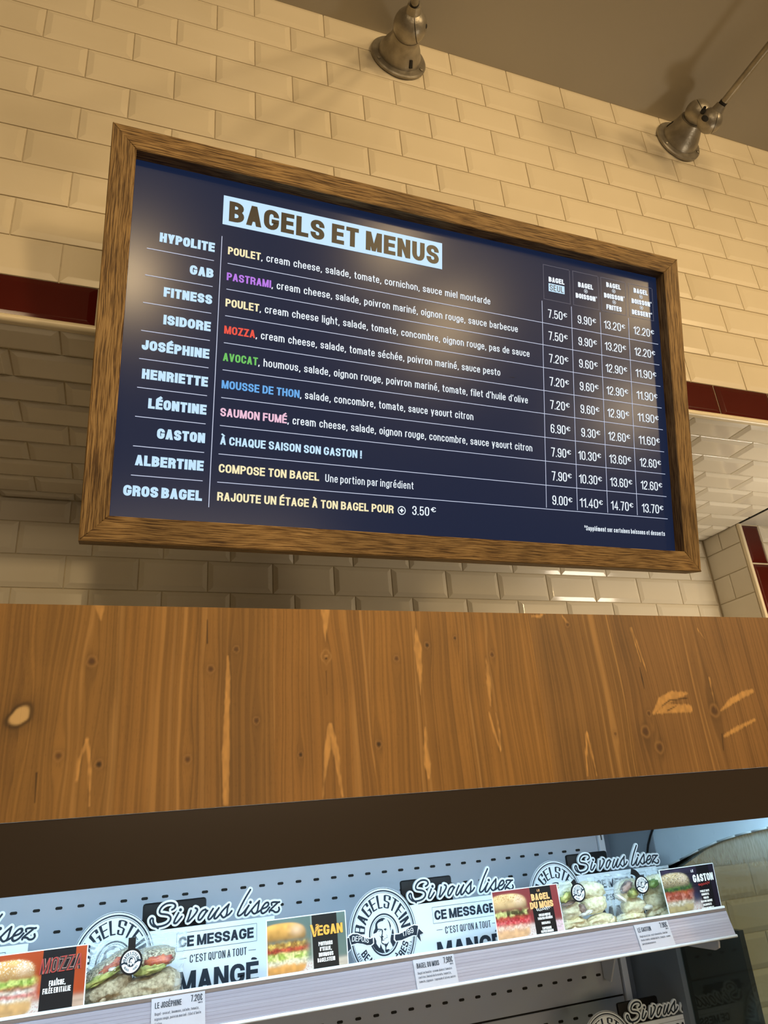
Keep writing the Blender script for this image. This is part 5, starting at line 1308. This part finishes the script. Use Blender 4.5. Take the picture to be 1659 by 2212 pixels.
wrap(bg1, ((182, 2196), (386, 2180), (404, 2010), (196, 2036)), -.216, 3, lambda u, v: .05 + .75*max(0, (v-.62-.28*(u > .0)*(1-abs(u-.0))*0+(.30*max(0, .5-u)))/.38)**.8 + (.6 if u > .93 else 0) , .008)
tagged(bg1, tuple(pz(283, 2077, -.232)[i] for i in (0, 2)), -.232, pr(283, 2077, 24.5, 29, -.232)[0], pr(283, 2077, 24.5, 29.5, -.232)[1], [tuple(pz(u, v, -.232)[i] for i in (0, 2)) for u, v in ((286, 2025), (285, 2040), (284, 2060))])
def small_bagel(label, lumps, film_c, seed, tag_c, tag_r, neck, tilt, base_uv):
    b = empty('wrapped_bagel', (pz(*base_uv, -.185)[0], -.19, ZSH), label=label, cat='bagel')
    for i, (nm, u, v, ru, rv, y, m, rot) in enumerate(lumps):
        rx, rz = pr(u, v, ru, rv, y); ry = .014 if m is m_pale else .007
        q = 1.13 if m is m_pale else 1.0
        lump(nm, b, pz(u, v, y), (rx*q, ry, rz*q), m, seed+i, rot, amp=.16 if m is m_pale else .35)
    wrap(b, film_c, -.208, seed, lambda u, v: .13 + .8*max(0, (v-.78)/.22) + .75*max(0, (abs(u-.5)-.36)/.14), .007)
    y = -.221; tagged(b, tuple(pz(*tag_c, y)[i] for i in (0, 2)), y, pr(*tag_c, *tag_r, y)[0], pr(*tag_c, *tag_r, y)[1], [tuple(pz(u, v, y)[i] for i in (0, 2)) for u, v in neck], tilt)
    return b
small_bagel('wrapped pale bagel right of the BAGEL DU MOIS card', [
    ('bagel_half', 1225, 1925, 23, 18, -.192, m_pale, .1), ('bagel_half', 1276, 1922, 23, 17, -.192, m_pale, -.1), ('bagel_half', 1232, 1967, 21, 18, -.194, m_pale, .1), ('bagel_half', 1283, 1953, 22, 18, -.194, m_pale, .1),
    ('bagel_half', 1238, 2003, 26, 18, -.198, m_pale, .1), ('bagel_half', 1294, 1994, 30, 17, -.198, m_pale, .12),
    ('lettuce_leaf', 1220, 1938, 13, 9, -.207, m_let, .4), ('ham_slice', 1226, 1951, 17, 4, -.206, m_ham, .15), ('ham_slice', 1256, 1962, 7, 9, -.205, m_ham, 0), ('cheese_slice', 1264, 1973, 14, 5, -.206, m_chs, .15)],
    ((1208, 2022), (1328, 2004), (1316, 1888), (1206, 1906)), 60, (1248.5, 1928), (15.5, 21.5), ((1236, 1902), (1240, 1908), (1243, 1918)), .28, (1262, 1960))
small_bagel('wrapped pale bagel left of the LE GASTON card', [
    ('bagel_half', 1354, 1922, 23, 20, -.192, m_pale, .2), ('bagel_half', 1420, 1915, 26, 24, -.192, m_pale, 0), ('bagel_half', 1368, 1958, 21, 17, -.195, m_pale, .1), ('bagel_half', 1420, 1944, 24, 17, -.195, m_pale, 0),
    ('bagel_half', 1362, 1987, 28, 15, -.198, m_pale, .1), ('bagel_half', 1424, 1974, 24, 16, -.199, m_pale, .1),
    ('cheese_slice', 1341, 1941, 12, 5, -.207, m_chs, -.6), ('lettuce_leaf', 1366, 1929, 9, 9, -.208, m_let, .5), ('rocket_leaf', 1409, 1909, 11, 9, -.210, m_grn, .2), ('ham_slice', 1352, 1916, 14, 8, -.207, m_ham, .6), ('cheese_slice', 1397, 1960, 11, 5, -.206, m_chs, .1)],
    ((1334, 2000), (1450, 1984), (1443, 1868), (1322, 1890)), 80, (1386, 1911), (15, 20.5), ((1362, 1882), (1372, 1886), (1380, 1896)), .18, (1390, 1950))
